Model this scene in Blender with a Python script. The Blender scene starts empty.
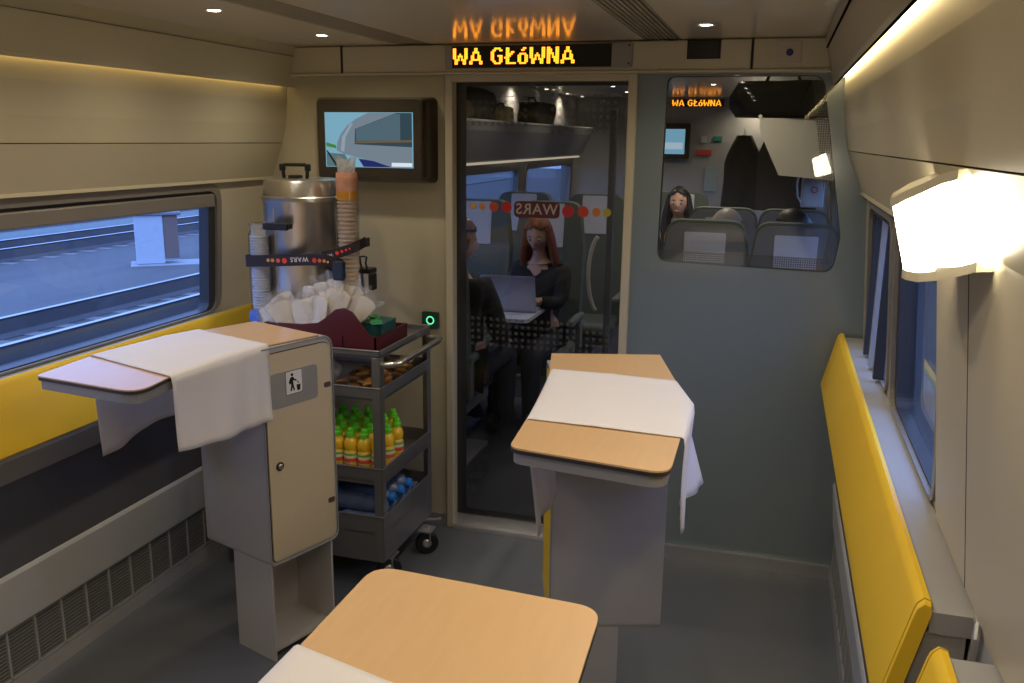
import bpy, bmesh, math, random
from mathutils import Vector, Matrix
random.seed(7)
R = math.radians
COL = bpy.context.scene.collection
SC = bpy.context.scene

# ------------------------------------------------------------------ camera, world, exposure
H = 1.75
yaw, pit, rol, FPX = 0.286736, 0.226107, 0.0117686, 881.59
f_ = Vector((-math.sin(yaw)*math.cos(pit), math.cos(yaw)*math.cos(pit), -math.sin(pit)))
r_ = Vector((math.cos(yaw), math.sin(yaw), 0)); u_ = r_.cross(f_)
rr = r_*math.cos(rol) + u_*math.sin(rol); uu = -r_*math.sin(rol) + u_*math.cos(rol)
cd = bpy.data.cameras.new('camera'); cam = bpy.data.objects.new('camera', cd); COL.objects.link(cam)
m3 = Matrix((rr, uu, -f_)).transposed()
cam.matrix_world = Matrix.Translation((0, 0, H)) @ m3.to_4x4()
cd.sensor_width = 36; cd.lens = 36*FPX/1024; cd.clip_start = 0.02; cd.clip_end = 300
SC.camera = cam
w = bpy.data.worlds.new('dusk'); SC.world = w; w.use_nodes = True
w.node_tree.nodes['Background'].inputs[0].default_value = (0.27, 0.43, 0.95, 1)
w.node_tree.nodes['Background'].inputs[1].default_value = 3.8
SC.view_settings.view_transform = 'Standard'; SC.view_settings.look = 'None'
SC.view_settings.gamma = 1; SC.view_settings.use_curve_mapping = False
SC.view_settings.exposure = 0.0
DOWN_W = 11      # downlight spots, watts each
COVE_E = 5.0      # cove strip emission
SCONCE_E = 26.0

# ------------------------------------------------------------------ materials
MAT = {}
def nt(m): return m.node_tree.nodes, m.node_tree.links
def mat(name, col, rough=0.5, metal=0.0, var=0.05, scale=8.0, bump=0.0, bscale=60.0, coat=0.0, emit=None, es=0.0, spec=0.5, stretch=None, col2=None, sheen=0.0, coatr=0.08, trans=0.0):
    if name in MAT: return MAT[name]
    m = bpy.data.materials.new(name); m.use_nodes = True; MAT[name] = m
    n, l = nt(m); b = n['Principled BSDF']
    b.inputs['Roughness'].default_value = rough; b.inputs['Metallic'].default_value = metal
    b.inputs['Specular IOR Level'].default_value = spec
    b.inputs['Coat Weight'].default_value = coat; b.inputs['Coat Roughness'].default_value = coatr
    b.inputs['Sheen Weight'].default_value = sheen
    b.inputs['Transmission Weight'].default_value = trans
    tc = n.new('ShaderNodeTexCoord'); mp = n.new('ShaderNodeMapping'); l.new(tc.outputs['Object'], mp.inputs[0])
    if stretch: mp.inputs['Scale'].default_value = stretch
    no = n.new('ShaderNodeTexNoise'); no.inputs['Scale'].default_value = scale; no.inputs['Detail'].default_value = 4
    l.new(mp.outputs[0], no.inputs[0])
    mx = n.new('ShaderNodeMix'); mx.data_type = 'RGBA'
    c = Vector(col[:3])
    c2 = Vector(col2) if col2 else c*(1-var*2)
    mx.inputs[6].default_value = (*(c if col2 else c*(1+var)), 1); mx.inputs[7].default_value = (*c2, 1)
    l.new(no.outputs[0], mx.inputs[0]); l.new(mx.outputs[2], b.inputs['Base Color'])
    if bump:
        n2 = n.new('ShaderNodeTexNoise'); n2.inputs['Scale'].default_value = bscale; n2.inputs['Detail'].default_value = 3
        l.new(mp.outputs[0], n2.inputs[0])
        bp = n.new('ShaderNodeBump'); bp.inputs['Strength'].default_value = bump; bp.inputs['Distance'].default_value = 0.002
        l.new(n2.outputs[0], bp.inputs['Height']); l.new(bp.outputs[0], b.inputs['Normal'])
    if emit:
        b.inputs['Emission Color'].default_value = (*emit, 1); b.inputs['Emission Strength'].default_value = es
    return m
def glass(name, tint, rough=0.0, ior=1.5, dot=None):
    if name in MAT: return MAT[name]
    m = bpy.data.materials.new(name); m.use_nodes = True; MAT[name] = m
    n, l = nt(m); n.remove(n['Principled BSDF']); out = n['Material Output']
    t = n.new('ShaderNodeBsdfTransparent'); t.inputs[0].default_value = (*tint, 1)
    g = n.new('ShaderNodeBsdfGlossy'); g.inputs['Roughness'].default_value = rough
    lw = n.new('ShaderNodeLayerWeight'); lw.inputs[0].default_value = .5
    pw = n.new('ShaderNodeMath'); pw.operation = 'POWER'; l.new(lw.outputs['Facing'], pw.inputs[0]); pw.inputs[1].default_value = 4.6
    f0 = ((ior-1)/(ior+1))**2; ma = n.new('ShaderNodeMath'); ma.operation = 'MULTIPLY_ADD'; l.new(pw.outputs[0], ma.inputs[0]); ma.inputs[1].default_value = 1-f0; ma.inputs[2].default_value = f0
    mx = n.new('ShaderNodeMixShader'); l.new(ma.outputs[0], mx.inputs[0]); l.new(t.outputs[0], mx.inputs[1]); l.new(g.outputs[0], mx.inputs[2])
    l.new(mx.outputs[0], out.inputs[0])
    return m
def dots(name, col, pitch, duty, round_=False, alpha=1.0):
    """printed dot film: opaque dots of size duty on a clear carrier (object x,z coordinates)"""
    m = bpy.data.materials.new(name); m.use_nodes = True; MAT[name] = m
    n, l = nt(m); b = n['Principled BSDF']; out = n['Material Output']
    b.inputs['Base Color'].default_value = (*col, 1); b.inputs['Roughness'].default_value = 0.5
    tc = n.new('ShaderNodeTexCoord'); sp = n.new('ShaderNodeSeparateXYZ'); l.new(tc.outputs['Object'], sp.inputs[0])
    def cell(o):
        a = n.new('ShaderNodeMath'); a.operation = 'DIVIDE'; l.new(o, a.inputs[0]); a.inputs[1].default_value = pitch
        f = n.new('ShaderNodeMath'); f.operation = 'FRACT'; l.new(a.outputs[0], f.inputs[0])
        s = n.new('ShaderNodeMath'); s.operation = 'SUBTRACT'; l.new(f.outputs[0], s.inputs[0]); s.inputs[1].default_value = .5
        ab = n.new('ShaderNodeMath'); ab.operation = 'ABSOLUTE'; l.new(s.outputs[0], ab.inputs[0]); return ab.outputs[0]
    mxm = n.new('ShaderNodeMath'); mxm.operation = 'MAXIMUM'; l.new(cell(sp.outputs[0]), mxm.inputs[0]); l.new(cell(sp.outputs[2]), mxm.inputs[1])
    lt = n.new('ShaderNodeMath'); lt.operation = 'LESS_THAN'; l.new(mxm.outputs[0], lt.inputs[0]); lt.inputs[1].default_value = duty/2
    al = n.new('ShaderNodeMath'); al.operation = 'MULTIPLY'; l.new(lt.outputs[0], al.inputs[0]); al.inputs[1].default_value = alpha
    t = n.new('ShaderNodeBsdfTransparent'); mx = n.new('ShaderNodeMixShader')
    l.new(al.outputs[0], mx.inputs[0]); l.new(t.outputs[0], mx.inputs[1]); l.new(b.outputs[0], mx.inputs[2]); l.new(mx.outputs[0], out.inputs[0])
    return m
def emis(name, col, s):
    if name in MAT: return MAT[name]
    m = bpy.data.materials.new(name); m.use_nodes = True; MAT[name] = m
    n, l = nt(m); n.remove(n['Principled BSDF']); e = n.new('ShaderNodeEmission')
    e.inputs[0].default_value = (*col, 1); e.inputs[1].default_value = s; l.new(e.outputs[0], n['Material Output'].inputs[0])
    return m
def woodmat():
    m = mat('beech_laminate', (.66, .43, .22), rough=.42, scale=3.0, stretch=(26, 3.0, 4), col2=(.59, .365, .175), coat=.45, coatr=.28)
    return m
WALL = mat('beige_panel', (.51, .45, .295), rough=.45, var=.02, coat=.15, coatr=.25)
CREAM = mat('cream_panel', (.54, .475, .33), rough=.4, var=.02, coat=.15, coatr=.25)
CEIL = mat('gloss_ceiling', (.68, .60, .45), rough=.35, var=.02, coat=.55, coatr=.09)
RIB = mat('ribbed_strip', (.33, .28, .19), rough=.5, var=.03)
GAPM = mat('dark_gap', (.02, .017, .014), rough=.7)
FLOORM = mat('grey_floor', (.135, .145, .16), rough=.42, var=.12, scale=2.2, bump=.05, bscale=200)
GREYG = mat('grey_green_laminate', (.185, .225, .235), rough=.22, var=.02, coat=.7, coatr=.04)
GREYP = mat('light_grey_paint', (.34, .335, .335), rough=.45, var=.03)
LOWP = mat('pale_lower_panel', (.50, .50, .49), rough=.5, var=.04)
DARKP = mat('dark_recess_panel', (.085, .083, .09), rough=.5)
ALU = mat('brushed_aluminium', (.62, .61, .60), rough=.35, metal=.8, var=.05, scale=5, stretch=(1, 1, 40))
STEEL = mat('stainless_steel', (.64, .61, .57), rough=.31, metal=1.0, var=.06, scale=4, stretch=(1, 1, .2), bump=.0)
TROL = mat('trolley_steel', (.30, .295, .29), rough=.38, metal=.7, var=.05)
YEL = mat('yellow_leatherette', (.88, .56, .025), rough=.48, var=.03, bump=.25, bscale=500)
YELP = mat('yellow_laminate', (.80, .52, .01), rough=.4, var=.02)
WOOD = woodmat()
EDGE = mat('dark_edge', (.03, .025, .022), rough=.5)
CLOTH = mat('white_cloth', (.90, .86, .85), rough=.9, var=.02, bump=.3, bscale=700, sheen=.2)
_n, _l = nt(CLOTH); _t = _n.new('ShaderNodeBsdfTranslucent'); _t.inputs[0].default_value = (.85, .82, .84, 1); _m = _n.new('ShaderNodeMixShader'); _m.inputs[0].default_value = .24
_l.new(_n['Principled BSDF'].outputs[0], _m.inputs[1]); _l.new(_t.outputs[0], _m.inputs[2]); _l.new(_m.outputs[0], _n['Material Output'].inputs[0])
BLACK = mat('black_plastic', (.012, .012, .013), rough=.35)
BEZEL = mat('tv_bezel', (.035, .026, .018), rough=.25, coat=.4)
RUB = mat('dark_rubber', (.03, .03, .035), rough=.5)
FRAMEM = mat('window_frame_grey', (.26, .235, .20), rough=.35, metal=.3, var=.03)
WHITE = mat('white_plastic', (.75, .74, .72), rough=.45)
CLEAR = glass('side_window_glass', (.88, .93, .97), ior=1.4)
DGLASS = glass('door_glass', (.66, .67, .68), ior=1.4)
PGLASS = glass('partition_glass', (.86, .87, .86), ior=1.5)

# ------------------------------------------------------------------ mesh helpers
def BM(): return bmesh.new()
def wm(o):
    m = o.matrix_basis.copy()
    if o.parent: return wm(o.parent) @ o.matrix_parent_inverse @ m
    return m
def setp(o, p):
    o.parent = p; o.matrix_parent_inverse = wm(p).inverted()
def mk(name, bm, m, parent=None, smooth=False, world=True, ang=35):
    bmesh.ops.recalc_face_normals(bm, faces=bm.faces[:])
    me = bpy.data.meshes.new(name); bm.to_mesh(me); bm.free()
    for mm in (m if isinstance(m, (list, tuple)) else [m]): me.materials.append(mm)
    if smooth:
        for p in me.polygons: p.use_smooth = True
        try: me.set_sharp_from_angle(angle=R(ang))
        except Exception: pass
    o = bpy.data.objects.new(name, me); COL.objects.link(o)
    if parent is not None: setp(o, parent)
    return o
def tag(o, label, cat, group=None, kind=None):
    if label: o['label'] = label
    if cat: o['category'] = cat
    if group: o['group'] = group
    if kind: o['kind'] = kind
    return o
def thing(name, loc, label, cat, group=None, rz=0):
    o = bpy.data.objects.new(name, None); COL.objects.link(o); o.location = loc
    o.matrix_basis = Matrix.Translation(loc) @ Matrix.Rotation(rz, 4, 'Z'); o.empty_display_size = .05
    return tag(o, label, cat, group)
def struct(name, bm, m, smooth=False):
    o = mk(name, bm, m, None, smooth); o['kind'] = 'structure'; return o
def kids(o): return [c for c in bpy.data.objects if c.parent == o]
def copy_tree(o, M=None, parent=None):
    c = o.copy(); COL.objects.link(c)
    if parent is not None: c.parent = parent; c.matrix_parent_inverse = o.matrix_parent_inverse.copy()
    elif M is not None: c.matrix_basis = M
    for ch in kids(o): copy_tree(ch, None, c)
    return c
def T(x, y, z, rz=0): return Matrix.Translation((x, y, z)) @ Matrix.Rotation(rz, 4, 'Z')
def box(bm, a, b, bev=0, seg=2, M=None):
    a = Vector(a); b = Vector(b); c = (a+b)/2; s = b-a
    r = bmesh.ops.create_cube(bm, size=1, matrix=Matrix.Translation(c) @ Matrix.Diagonal((abs(s.x), abs(s.y), abs(s.z), 1)))
    vs = r['verts']
    if bev:
        es = list({e for v in vs for e in v.link_edges})
        q = bmesh.ops.bevel(bm, geom=es, offset=bev, segments=seg, affect='EDGES', profile=.5)
        vs = list({v for f in q['faces'] for v in f.verts} | {v for v in vs if v.is_valid})
    if M is not None: bmesh.ops.transform(bm, matrix=M, verts=[v for v in vs if v.is_valid])
    return bm
def prism(bm, pts, vec, mi=0):
    """extrude 3D polygon along vec"""
    vec = Vector(vec); a = [bm.verts.new(p) for p in pts]; b = [bm.verts.new(Vector(p)+vec) for p in pts]
    n = len(pts); fs = [bm.faces.new(a), bm.faces.new(b[::-1])]
    for i in range(n): fs.append(bm.faces.new((a[i], b[i], b[(i+1) % n], a[(i+1) % n])))
    for f in fs: f.material_index = mi
    return bm
def rpoly(pts, rs, n=6):
    """round the corners of a 2D polygon; rs = radius or list"""
    if not isinstance(rs, (list, tuple)): rs = [rs]*len(pts)
    out = []; N = len(pts)
    for i in range(N):
        p = Vector(pts[i]); a = Vector(pts[i-1]); b = Vector(pts[(i+1) % N]); r = rs[i]
        if r <= 0: out.append(tuple(p)); continue
        u = (a-p).normalized(); v = (b-p).normalized(); ang = u.angle(v); d = min(r/math.tan(ang/2), (a-p).length*.49, (b-p).length*.49)
        s = p+u*d; e = p+v*d
        for k in range(n+1):
            t = k/n; out.append(tuple(s*(1-t)**2 + p*2*t*(1-t) + e*t*t))
    return out
def rrect(x0, y0, x1, y1, r, n=6): return rpoly([(x0, y0), (x1, y0), (x1, y1), (x0, y1)], r, n)
def tube(bm, pts, r, seg=8, closed=False, cap=True):
    pts = [Vector(p) for p in pts]; rings = []; N = len(pts); up = None
    for i, p in enumerate(pts):
        if closed: d = pts[(i+1) % N]-pts[i-1]
        else: d = (pts[min(i+1, N-1)]-pts[max(i-1, 0)])
        d.normalize()
        if up is None: up = Vector((0, 0, 1)) if abs(d.z) < .9 else Vector((1, 0, 0))
        x = d.cross(up).normalized(); y = x.cross(d).normalized(); up = y
        rad = r[i] if isinstance(r, (list, tuple)) else r
        rings.append([bm.verts.new(p + (x*math.cos(2*math.pi*k/seg) + y*math.sin(2*math.pi*k/seg))*rad) for k in range(seg)])
    for i in range(N if closed else N-1):
        a = rings[i]; b = rings[(i+1) % N]
        for k in range(seg): bm.faces.new((a[k], a[(k+1) % seg], b[(k+1) % seg], b[k]))
    if cap and not closed: bm.faces.new(rings[0][::-1]); bm.faces.new(rings[-1])
    return bm
def lathe(bm, prof, c=(0, 0, 0), seg=32, M=None, mi=None):
    c = Vector(c); rings = []; vs = []
    for r, z in prof:
        if r < 1e-5: v = [bm.verts.new(c+Vector((0, 0, z)))]
        else: v = [bm.verts.new(c+Vector((r*math.cos(2*math.pi*k/seg), r*math.sin(2*math.pi*k/seg), z))) for k in range(seg)]
        rings.append(v); vs += v
    for i in range(len(rings)-1):
        a, b = rings[i], rings[i+1]
        for k in range(seg):
            k2 = (k+1) % seg
            if len(a) == 1 and len(b) == 1: continue
            if len(a) == 1: f = bm.faces.new((a[0], b[k2], b[k]))
            elif len(b) == 1: f = bm.faces.new((a[k], a[k2], b[0]))
            else: f = bm.faces.new((a[k], a[k2], b[k2], b[k]))
            if mi: f.material_index = mi[i]
    if M is not None: bmesh.ops.transform(bm, matrix=M, verts=vs)
    return bm
def holed(bm, outer, inners, fn):
    """flat plate with holes; 2D loops mapped by fn to 3D"""
    es = []
    for lp in [outer]+inners:
        vs = [bm.verts.new(fn(*p)) for p in lp]
        es += [bm.edges.new((vs[i], vs[(i+1) % len(vs)])) for i in range(len(vs))]
    bmesh.ops.triangle_fill(bm, use_beauty=True, use_dissolve=False, edges=es)
    return bm
def ring(bm, o, i, fn, d):
    """loop frame between outline o and i (same count), depth vector d"""
    d = Vector(d); n = len(o)
    O = [bm.verts.new(fn(*p)) for p in o]; I = [bm.verts.new(fn(*p)) for p in i]
    O2 = [bm.verts.new(Vector(fn(*p))+d) for p in o]; I2 = [bm.verts.new(Vector(fn(*p))+d) for p in i]
    for k in range(n):
        j = (k+1) % n
        bm.faces.new((O[k], O[j], I[j], I[k])); bm.faces.new((O2[k], O2[j], I2[j], I2[k]))
        bm.faces.new((O[k], O[j], O2[j], O2[k])); bm.faces.new((I[k], I[j], I2[j], I2[k]))
    return bm
def text_bm(s, size, M, depth=.001, spacing=1.0):
    cu = bpy.data.curves.new('txt', 'FONT'); cu.body = s; cu.size = size; cu.extrude = depth; cu.align_x = 'CENTER'; cu.align_y = 'CENTER'; cu.space_character = spacing; cu.resolution_u = 3
    cu.offset = size*.012
    o = bpy.data.objects.new('txt', cu); COL.objects.link(o)
    dg = bpy.context.evaluated_depsgraph_get(); me = bpy.data.meshes.new_from_object(o.evaluated_get(dg))
    bm = bmesh.new(); bm.from_mesh(me); bmesh.ops.transform(bm, matrix=M, verts=bm.verts[:])
    bpy.data.objects.remove(o); bpy.data.curves.remove(cu); bpy.data.meshes.remove(me)
    return bm
def disc(bm, c, r, ax_u, ax_v, seg=20, vec=(0, 0, 0)):
    c = Vector(c); u = Vector(ax_u); v = Vector(ax_v)
    pts = [c+u*r*math.cos(2*math.pi*k/seg)+v*r*math.sin(2*math.pi*k/seg) for k in range(seg)]
    if Vector(vec).length > 0: prism(bm, pts, vec)
    else: bm.faces.new([bm.verts.new(p) for p in pts])
    return bm

# ------------------------------------------------------------------ coach shell (this coach: y -2.5 .. 3.56)
CX = -.941; D = 3.56; YB = -2.5; CH = 2.12
def X(side, off): return CX + side*off      # side -1 left, +1 right
bm = BM(); box(bm, (CX-1.4, YB, -.06), (CX+1.4, D+.02, 0)); struct('floor', bm, FLOORM)
bm = BM(); box(bm, (CX-1.4, YB-.05, 0), (CX+1.4, YB, CH+.1)); struct('wall_rear', bm, WALL)
# ceiling: gloss centre, two ribbed strips, outer gloss bands
bm = BM(); box(bm, (-1.386, YB, CH), (-.526, D, CH+.03)); box(bm, (CX-1.15, YB, CH), (-1.545, D, CH+.03)); box(bm, (-.385, YB, CH), (CX+1.15, D, CH+.03))
struct('ceiling', bm, CEIL)
bm = BM(); box(bm, (CX-1.4, YB, CH+.03), (CX+1.4, D+.1, CH+.08)); struct('ceiling', bm, RIB)
for xa, xb in ((-1.545, -1.386), (-.526, -.385)):
    bm = BM(); n = 9; w_ = (xb-xa)/n
    for k in range(n): box(bm, (xa+k*w_+.002, YB, CH+.002), (xa+(k+1)*w_-.004, D, CH+.014), .002, 1)
    struct('trim_%d' % (1 if xa < -1 else 2), bm, RIB)
# side walls
WIN = {-1: [(-2.1, -.75), (-.45, 0.95), (1.25, 3.16)], 1: [(-2.1, -.75), (-.45, .55), (1.86, 2.6)]}
Z0, Z1 = 1.033, 1.53
def prof_strip(bm, side, pts, y0, y1, th=.012):
    """polyline of (offset,z) extruded along y as a sheet with thickness outward"""
    n = len(pts); 
    for i in range(n-1):
        (a, za), (b, zb) = pts[i], pts[i+1]
        prism(bm, [(X(side, a), y0, za), (X(side, b), y0, zb), (X(side, b+th), y0, zb), (X(side, a+th), y0, za)], (0, y1-y0, 0))
def wall_side(side, nm):
    # lower parts
    bm = BM(); prof_strip(bm, side, [(1.262, 0), (1.262, .055)], YB, D); struct('baseboard_'+nm, bm, GREYP)
    bm = BM(); prof_strip(bm, side, [(1.275, .055), (1.275, .24)], YB, D, .01); struct('wall_'+nm, bm, DARKP)
    bm = BM(); prof_strip(bm, side, [(1.258, .235), (1.243, .405), (1.248, .418), (1.252, .419)], YB, D); struct('wall_'+nm, bm, LOWP)
    bm = BM(); prof_strip(bm, side, [(1.250, .414), (1.283, .76)], YB, D); struct('wall_'+nm, bm, DARKP)
    # window band
    bm = BM(); th = .05
    s0 = (1.30, 1.00); s1 = (1.262, 1.56)
    def fn(y, z, d=0): 
        t = (z-s0[1])/(s1[1]-s0[1]); return (X(side, s0[0]+(s1[0]-s0[0])*t + d), y, z)
    holes = [rrect(a, Z0, b, Z1, .06) for a, b in WIN[side]]
    if side == 1: holes.append(rrect(2.72, Z0, 3.36, Z1, .04))
    holed(bm, [(YB, 1.0), (D, 1.0), (D, 1.56), (YB, 1.56)], holes, fn)
    struct('wall_'+nm, bm, CREAM)
    bm = BM(); prof_strip(bm, side, [(1.287, .75), (1.300, 1.001)], YB, D); struct('wall_'+nm, bm, GREYP)
    # panels above, with thin dark joint at the seam
    bm = BM(); prof_strip(bm, side, [(1.237, 1.562), (1.240, 1.574), (1.182, 1.7185)], YB, D-.001); struct('wall_'+nm, bm, WALL)
    bm = BM(); prof_strip(bm, side, [(1.1815, 1.7215), (1.163, 1.80), (1.150, 1.90), (1.143, 2.04)], YB, D-.001); struct('wall_'+nm, bm, WALL)
    bm = BM(); prof_strip(bm, side, [(1.196, 1.70), (1.190, 1.74)], YB, D); prof_strip(bm, side, [(1.24, 1.562), (1.31, 1.556)], YB, D); struct('trim_%d' % (3 if side < 0 else 4), bm, GAPM)
    # cove fascia
    bm = BM(); prof_strip(bm, side, [(1.067, 2.121), (1.104, 1.965), (1.112, 1.957), (1.118, 1.965), (1.110, 2.0)], YB, D-.002, .008); struct('trim_%d' % (5 if side < 0 else 6), bm, WALL)
    bm = BM(); prof_strip(bm, side, [(1.07, 2.08), (1.16, 2.08)], YB, D, .004); struct('ceiling', bm, GAPM)
    return fn
fnL = wall_side(-1, 'left'); fnR = wall_side(1, 'right')
# window frames and panes
wi = 0
for side, fn, cat in ((-1, fnL, 'left'), (1, fnR, 'right')):
    spans = [(a, b) for a, b in WIN[side]] + ([(2.72, 3.36)] if side == 1 else [])
    for a, b in spans:
        wi += 1
        bm = BM(); r0 = rrect(a-.03, Z0-.006, b+.03, Z1+.03, .08); r1 = rrect(a, Z0, b, Z1, .06)
        ring(bm, r0, r1, lambda y, z: fn(y, z, -.008), (side*.012, 0, 0))
        wf = struct('window_%d' % wi, bm, FRAMEM)
        bm = BM(); ring(bm, rrect(a-.002, Z0-.002, b+.002, Z1+.002, .06), rrect(a+.045, Z0+.004, b-.045, Z1-.02, .04), lambda y, z: fn(y, z, .004), (side*.045, 0, 0))
        mk('rubber_seal', bm, RUB, wf)
        g = rrect(a+.01, Z0+.004, b-.01, Z1-.01, .05)
        bm = BM(); prism(bm, [fn(y, z, .035) for y, z in g], (side*.006, 0, 0)); mk('window_pane', bm, CLEAR, wf)
        if side == -1:
            bm = BM(); box(bm, (X(side, 1.262+.035), a+.02, Z1-.065), (X(side, 1.255), b-.02, Z1-.012), .006); mk('blind_box', bm, FRAMEM, wf)
        elif a > 2.7:
            for yy in (2.86, 3.02, 3.2):
                bm = BM(); box(bm, (X(1, 1.27), yy, Z0), (X(1, 1.30), yy+.025, Z1-.01)); mk('mullion', bm, GREYP if yy == 3.02 else RUB, wf)
# ventilation grilles along both walls
def grille(side):
    g = thing('heating_grille', (X(side, 1.27), 1.6, .055), 'slotted grey heating grille low on the %s wall below the %s' % (('left', 'big window and yellow rail') if side < 0 else ('right', 'yellow cushions')), 'grille')
    bm = BM(); x0 = X(side, 1.262); x1 = X(side, 1.272)
    for k in range(34):
        y = 3.5-k*.1115-.012; box(bm, (x0, y, .06), (x1, y+.007, .236))
    for z in (.058, .228): box(bm, (x0, -.25, z), (x1, 3.52, z+.008))
    mk('frame', bm, GREYP, g)
    bm = BM()
    for k in range(13): box(bm, (X(side, 1.265), -.25, .068+k*.0125), (X(side, 1.271), 3.5, .068+k*.0125+.0055))
    mk('slats', bm, mat('grille_slat', (.20, .195, .19), rough=.5), g)
grille(-1); grille(1)
bm = BM(); prof_strip(bm, 1, [(1.2305, 1.60), (1.2895, 1.03)], YB, 1.80, .008); struct('wall_right', bm, CREAM)
# vertical panel joint on right wall
bm = BM(); prism(bm, [(X(1, 1.2890), 1.499, 1.03), (X(1, 1.2890), 1.503, 1.03), (X(1, 1.230), 1.503, 1.60), (X(1, 1.230), 1.499, 1.60)], (.003, 0, 0)); struct('trim_7', bm, GAPM)

# ------------------------------------------------------------------ leaning rails with yellow pads
def rail(side, y0, y1, label):
    t = thing('leaning_rail', (X(side, 1.25), (y0+y1)/2, .70), label, 'bench', 'yellow padded leaning rails along the walls')
    prof = [(1.207, 1.031), (1.203, 1.020), (1.160, .838), (1.160, .826), (1.168, .820), (1.184, .822), (1.229, 1.024), (1.226, 1.037), (1.216, 1.040)]
    bm = BM(); n = len(prof)
    # rounded ends: three cross sections at each end, slightly shrunk
    cz = Vector((sum(p[0] for p in prof)/n, sum(p[1] for p in prof)/n)); rings = []
    for y, s in ((y0, .55), (y0+.004, .82), (y0+.014, 1), (y1-.014, 1), (y1-.004, .82), (y1, .55)):
        rg = []
        for p in prof:
            q = cz+(Vector(p)-cz)*(1 if s == 1 else 1)
            d = (Vector(p)-cz); L = d.length; q = cz+d*((L-(1-s)*.012)/L)
            rg.append(bm.verts.new((X(side, q[0]), y, q[1])))
        rings.append(rg)
    for a, b in zip(rings, rings[1:]):
        for k in range(n): bm.faces.new((a[k], a[(k+1) % n], b[(k+1) % n], b[k]))
    bm.faces.new(rings[0]); bm.faces.new(rings[-1][::-1])
    p = mk('cushion', bm, YEL, t, True, ang=50)
    bm = BM()
    for yy in (y0+.012, y1-.012):
        bm = BM(); tube(bm, [(X(side, q[0]), yy, q[1]) for q in prof], .0014, 6, closed=True); mk('piping', bm, mat('yellow_seam', (.60, .36, .015)), p)
    bm = BM(); prism(bm, [(X(side, a), y0+.004, z) for a, z in ((1.226, 1.022), (1.297, 1.022), (1.297, 1.00), (1.288, .985), (1.226, .985))], (0, y1-y0-.008, 0)); mk('ledge', bm, GREYP, t)
    bm = BM(); prism(bm, [(X(side, a), y0+.01, z) for a, z in ((1.224, .985), (1.283, .985), (1.283, .70), (1.255, .70), (1.182, .80), (1.186, .82))], (0, y1-y0-.02, 0)); mk('underside', bm, mat('underside_grey', (.34, .32, .30), rough=.5), t)
    bm = BM(); tube(bm, [(X(side, 1.285), y0-.02, .93), (X(side, 1.289), y0-.02, 1.0), (X(side, 1.292), y0-.01, 1.02), (X(side, 1.295), y0+.02, 1.024)], .006); mk('end_bracket', bm, ALU, t)
    return t
rail(1, 1.41, 3.53, 'yellow padded leaning rail on the right wall, running to the glossy partition')
rail(1, -.85, 1.285, 'yellow padded leaning rail at the bottom right corner, only its end in view')
rail(-1, 1.33, 3.53, 'yellow padded leaning rail under the big window on the left wall')
rail(-1, -.85, 1.20, 'yellow padded leaning rail on the left wall behind the camera')

# ------------------------------------------------------------------ end wall
yw = D
# left panel
bm = BM(); box(bm, (-2.32, yw, .05), (-1.345, yw+.05, 2.02)); struct('wall_front', bm, WALL)
bm = BM(); box(bm, (-2.32, yw-.006, 0), (-1.345, yw+.05, .055)); struct('baseboard_front', bm, ALU)
bm = BM(); box(bm, (-2.32, yw, 2.0), (.4, yw+.1, 2.14)); struct('wall_front', bm, WALL)
# door frame + header sill
DX0, DX1, DZ = -1.335, -.555, 2.005
bm = BM(); box(bm, (DX0-.012, yw-.02, 0), (DX0+.022, yw+.05, DZ), .003, 1); box(bm, (DX1-.03, yw-.02, 0), (DX1+.004, yw+.05, DZ), .003, 1)
box(bm, (DX0+.022, yw-.018, DZ-.03), (DX1-.03, yw+.05, DZ), .002, 1); struct('trim_8', bm, CREAM)
bm = BM(); box(bm, (DX0+.022, yw-.03, 0), (DX1-.03, yw+.05, .012)); box(bm, (DX0+.022, yw+.015, .012), (DX1-.03, yw+.05, .055)); box(bm, (DX0+.022, yw-.028, .012), (DX1-.03, yw-.02, .018)); struct('trim_9', bm, ALU)
# glass door
dr = struct('door_1', holed(BM(), [(DX0+.022, .055), (DX1-.03, .055), (DX1-.03, DZ-.03), (DX0+.022, DZ-.03)], [rrect(DX0+.066, .085, DX1-.038, DZ-.045, .01)], lambda a, b: (a, yw+.03, b)), mat('door_edge', (.03, .03, .03), rough=.2, coat=.3))
bm = BM(); box(bm, (DX0+.03, yw+.031, .06), (DX1-.034, yw+.037, DZ-.035)); mk('door_glass', bm, DGLASS, dr)
FILM = dots('door_square_film', (.15, .15, .145), .0285, .50, alpha=.40)
for za, zb, xa, xb in ((.86, 1.0, DX0+.07, DX1-.04), (1.77, 1.93, -.92, DX1-.05), (1.80, 1.92, -1.25, -1.0)):
    bm = BM(); bm.faces.new([bm.verts.new(p) for p in ((xa, yw+.029, za), (xb, yw+.029, za), (xb, yw+.029, zb), (xa, yw+.029, zb))]); o = mk('square_pattern', bm, FILM, dr)
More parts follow.
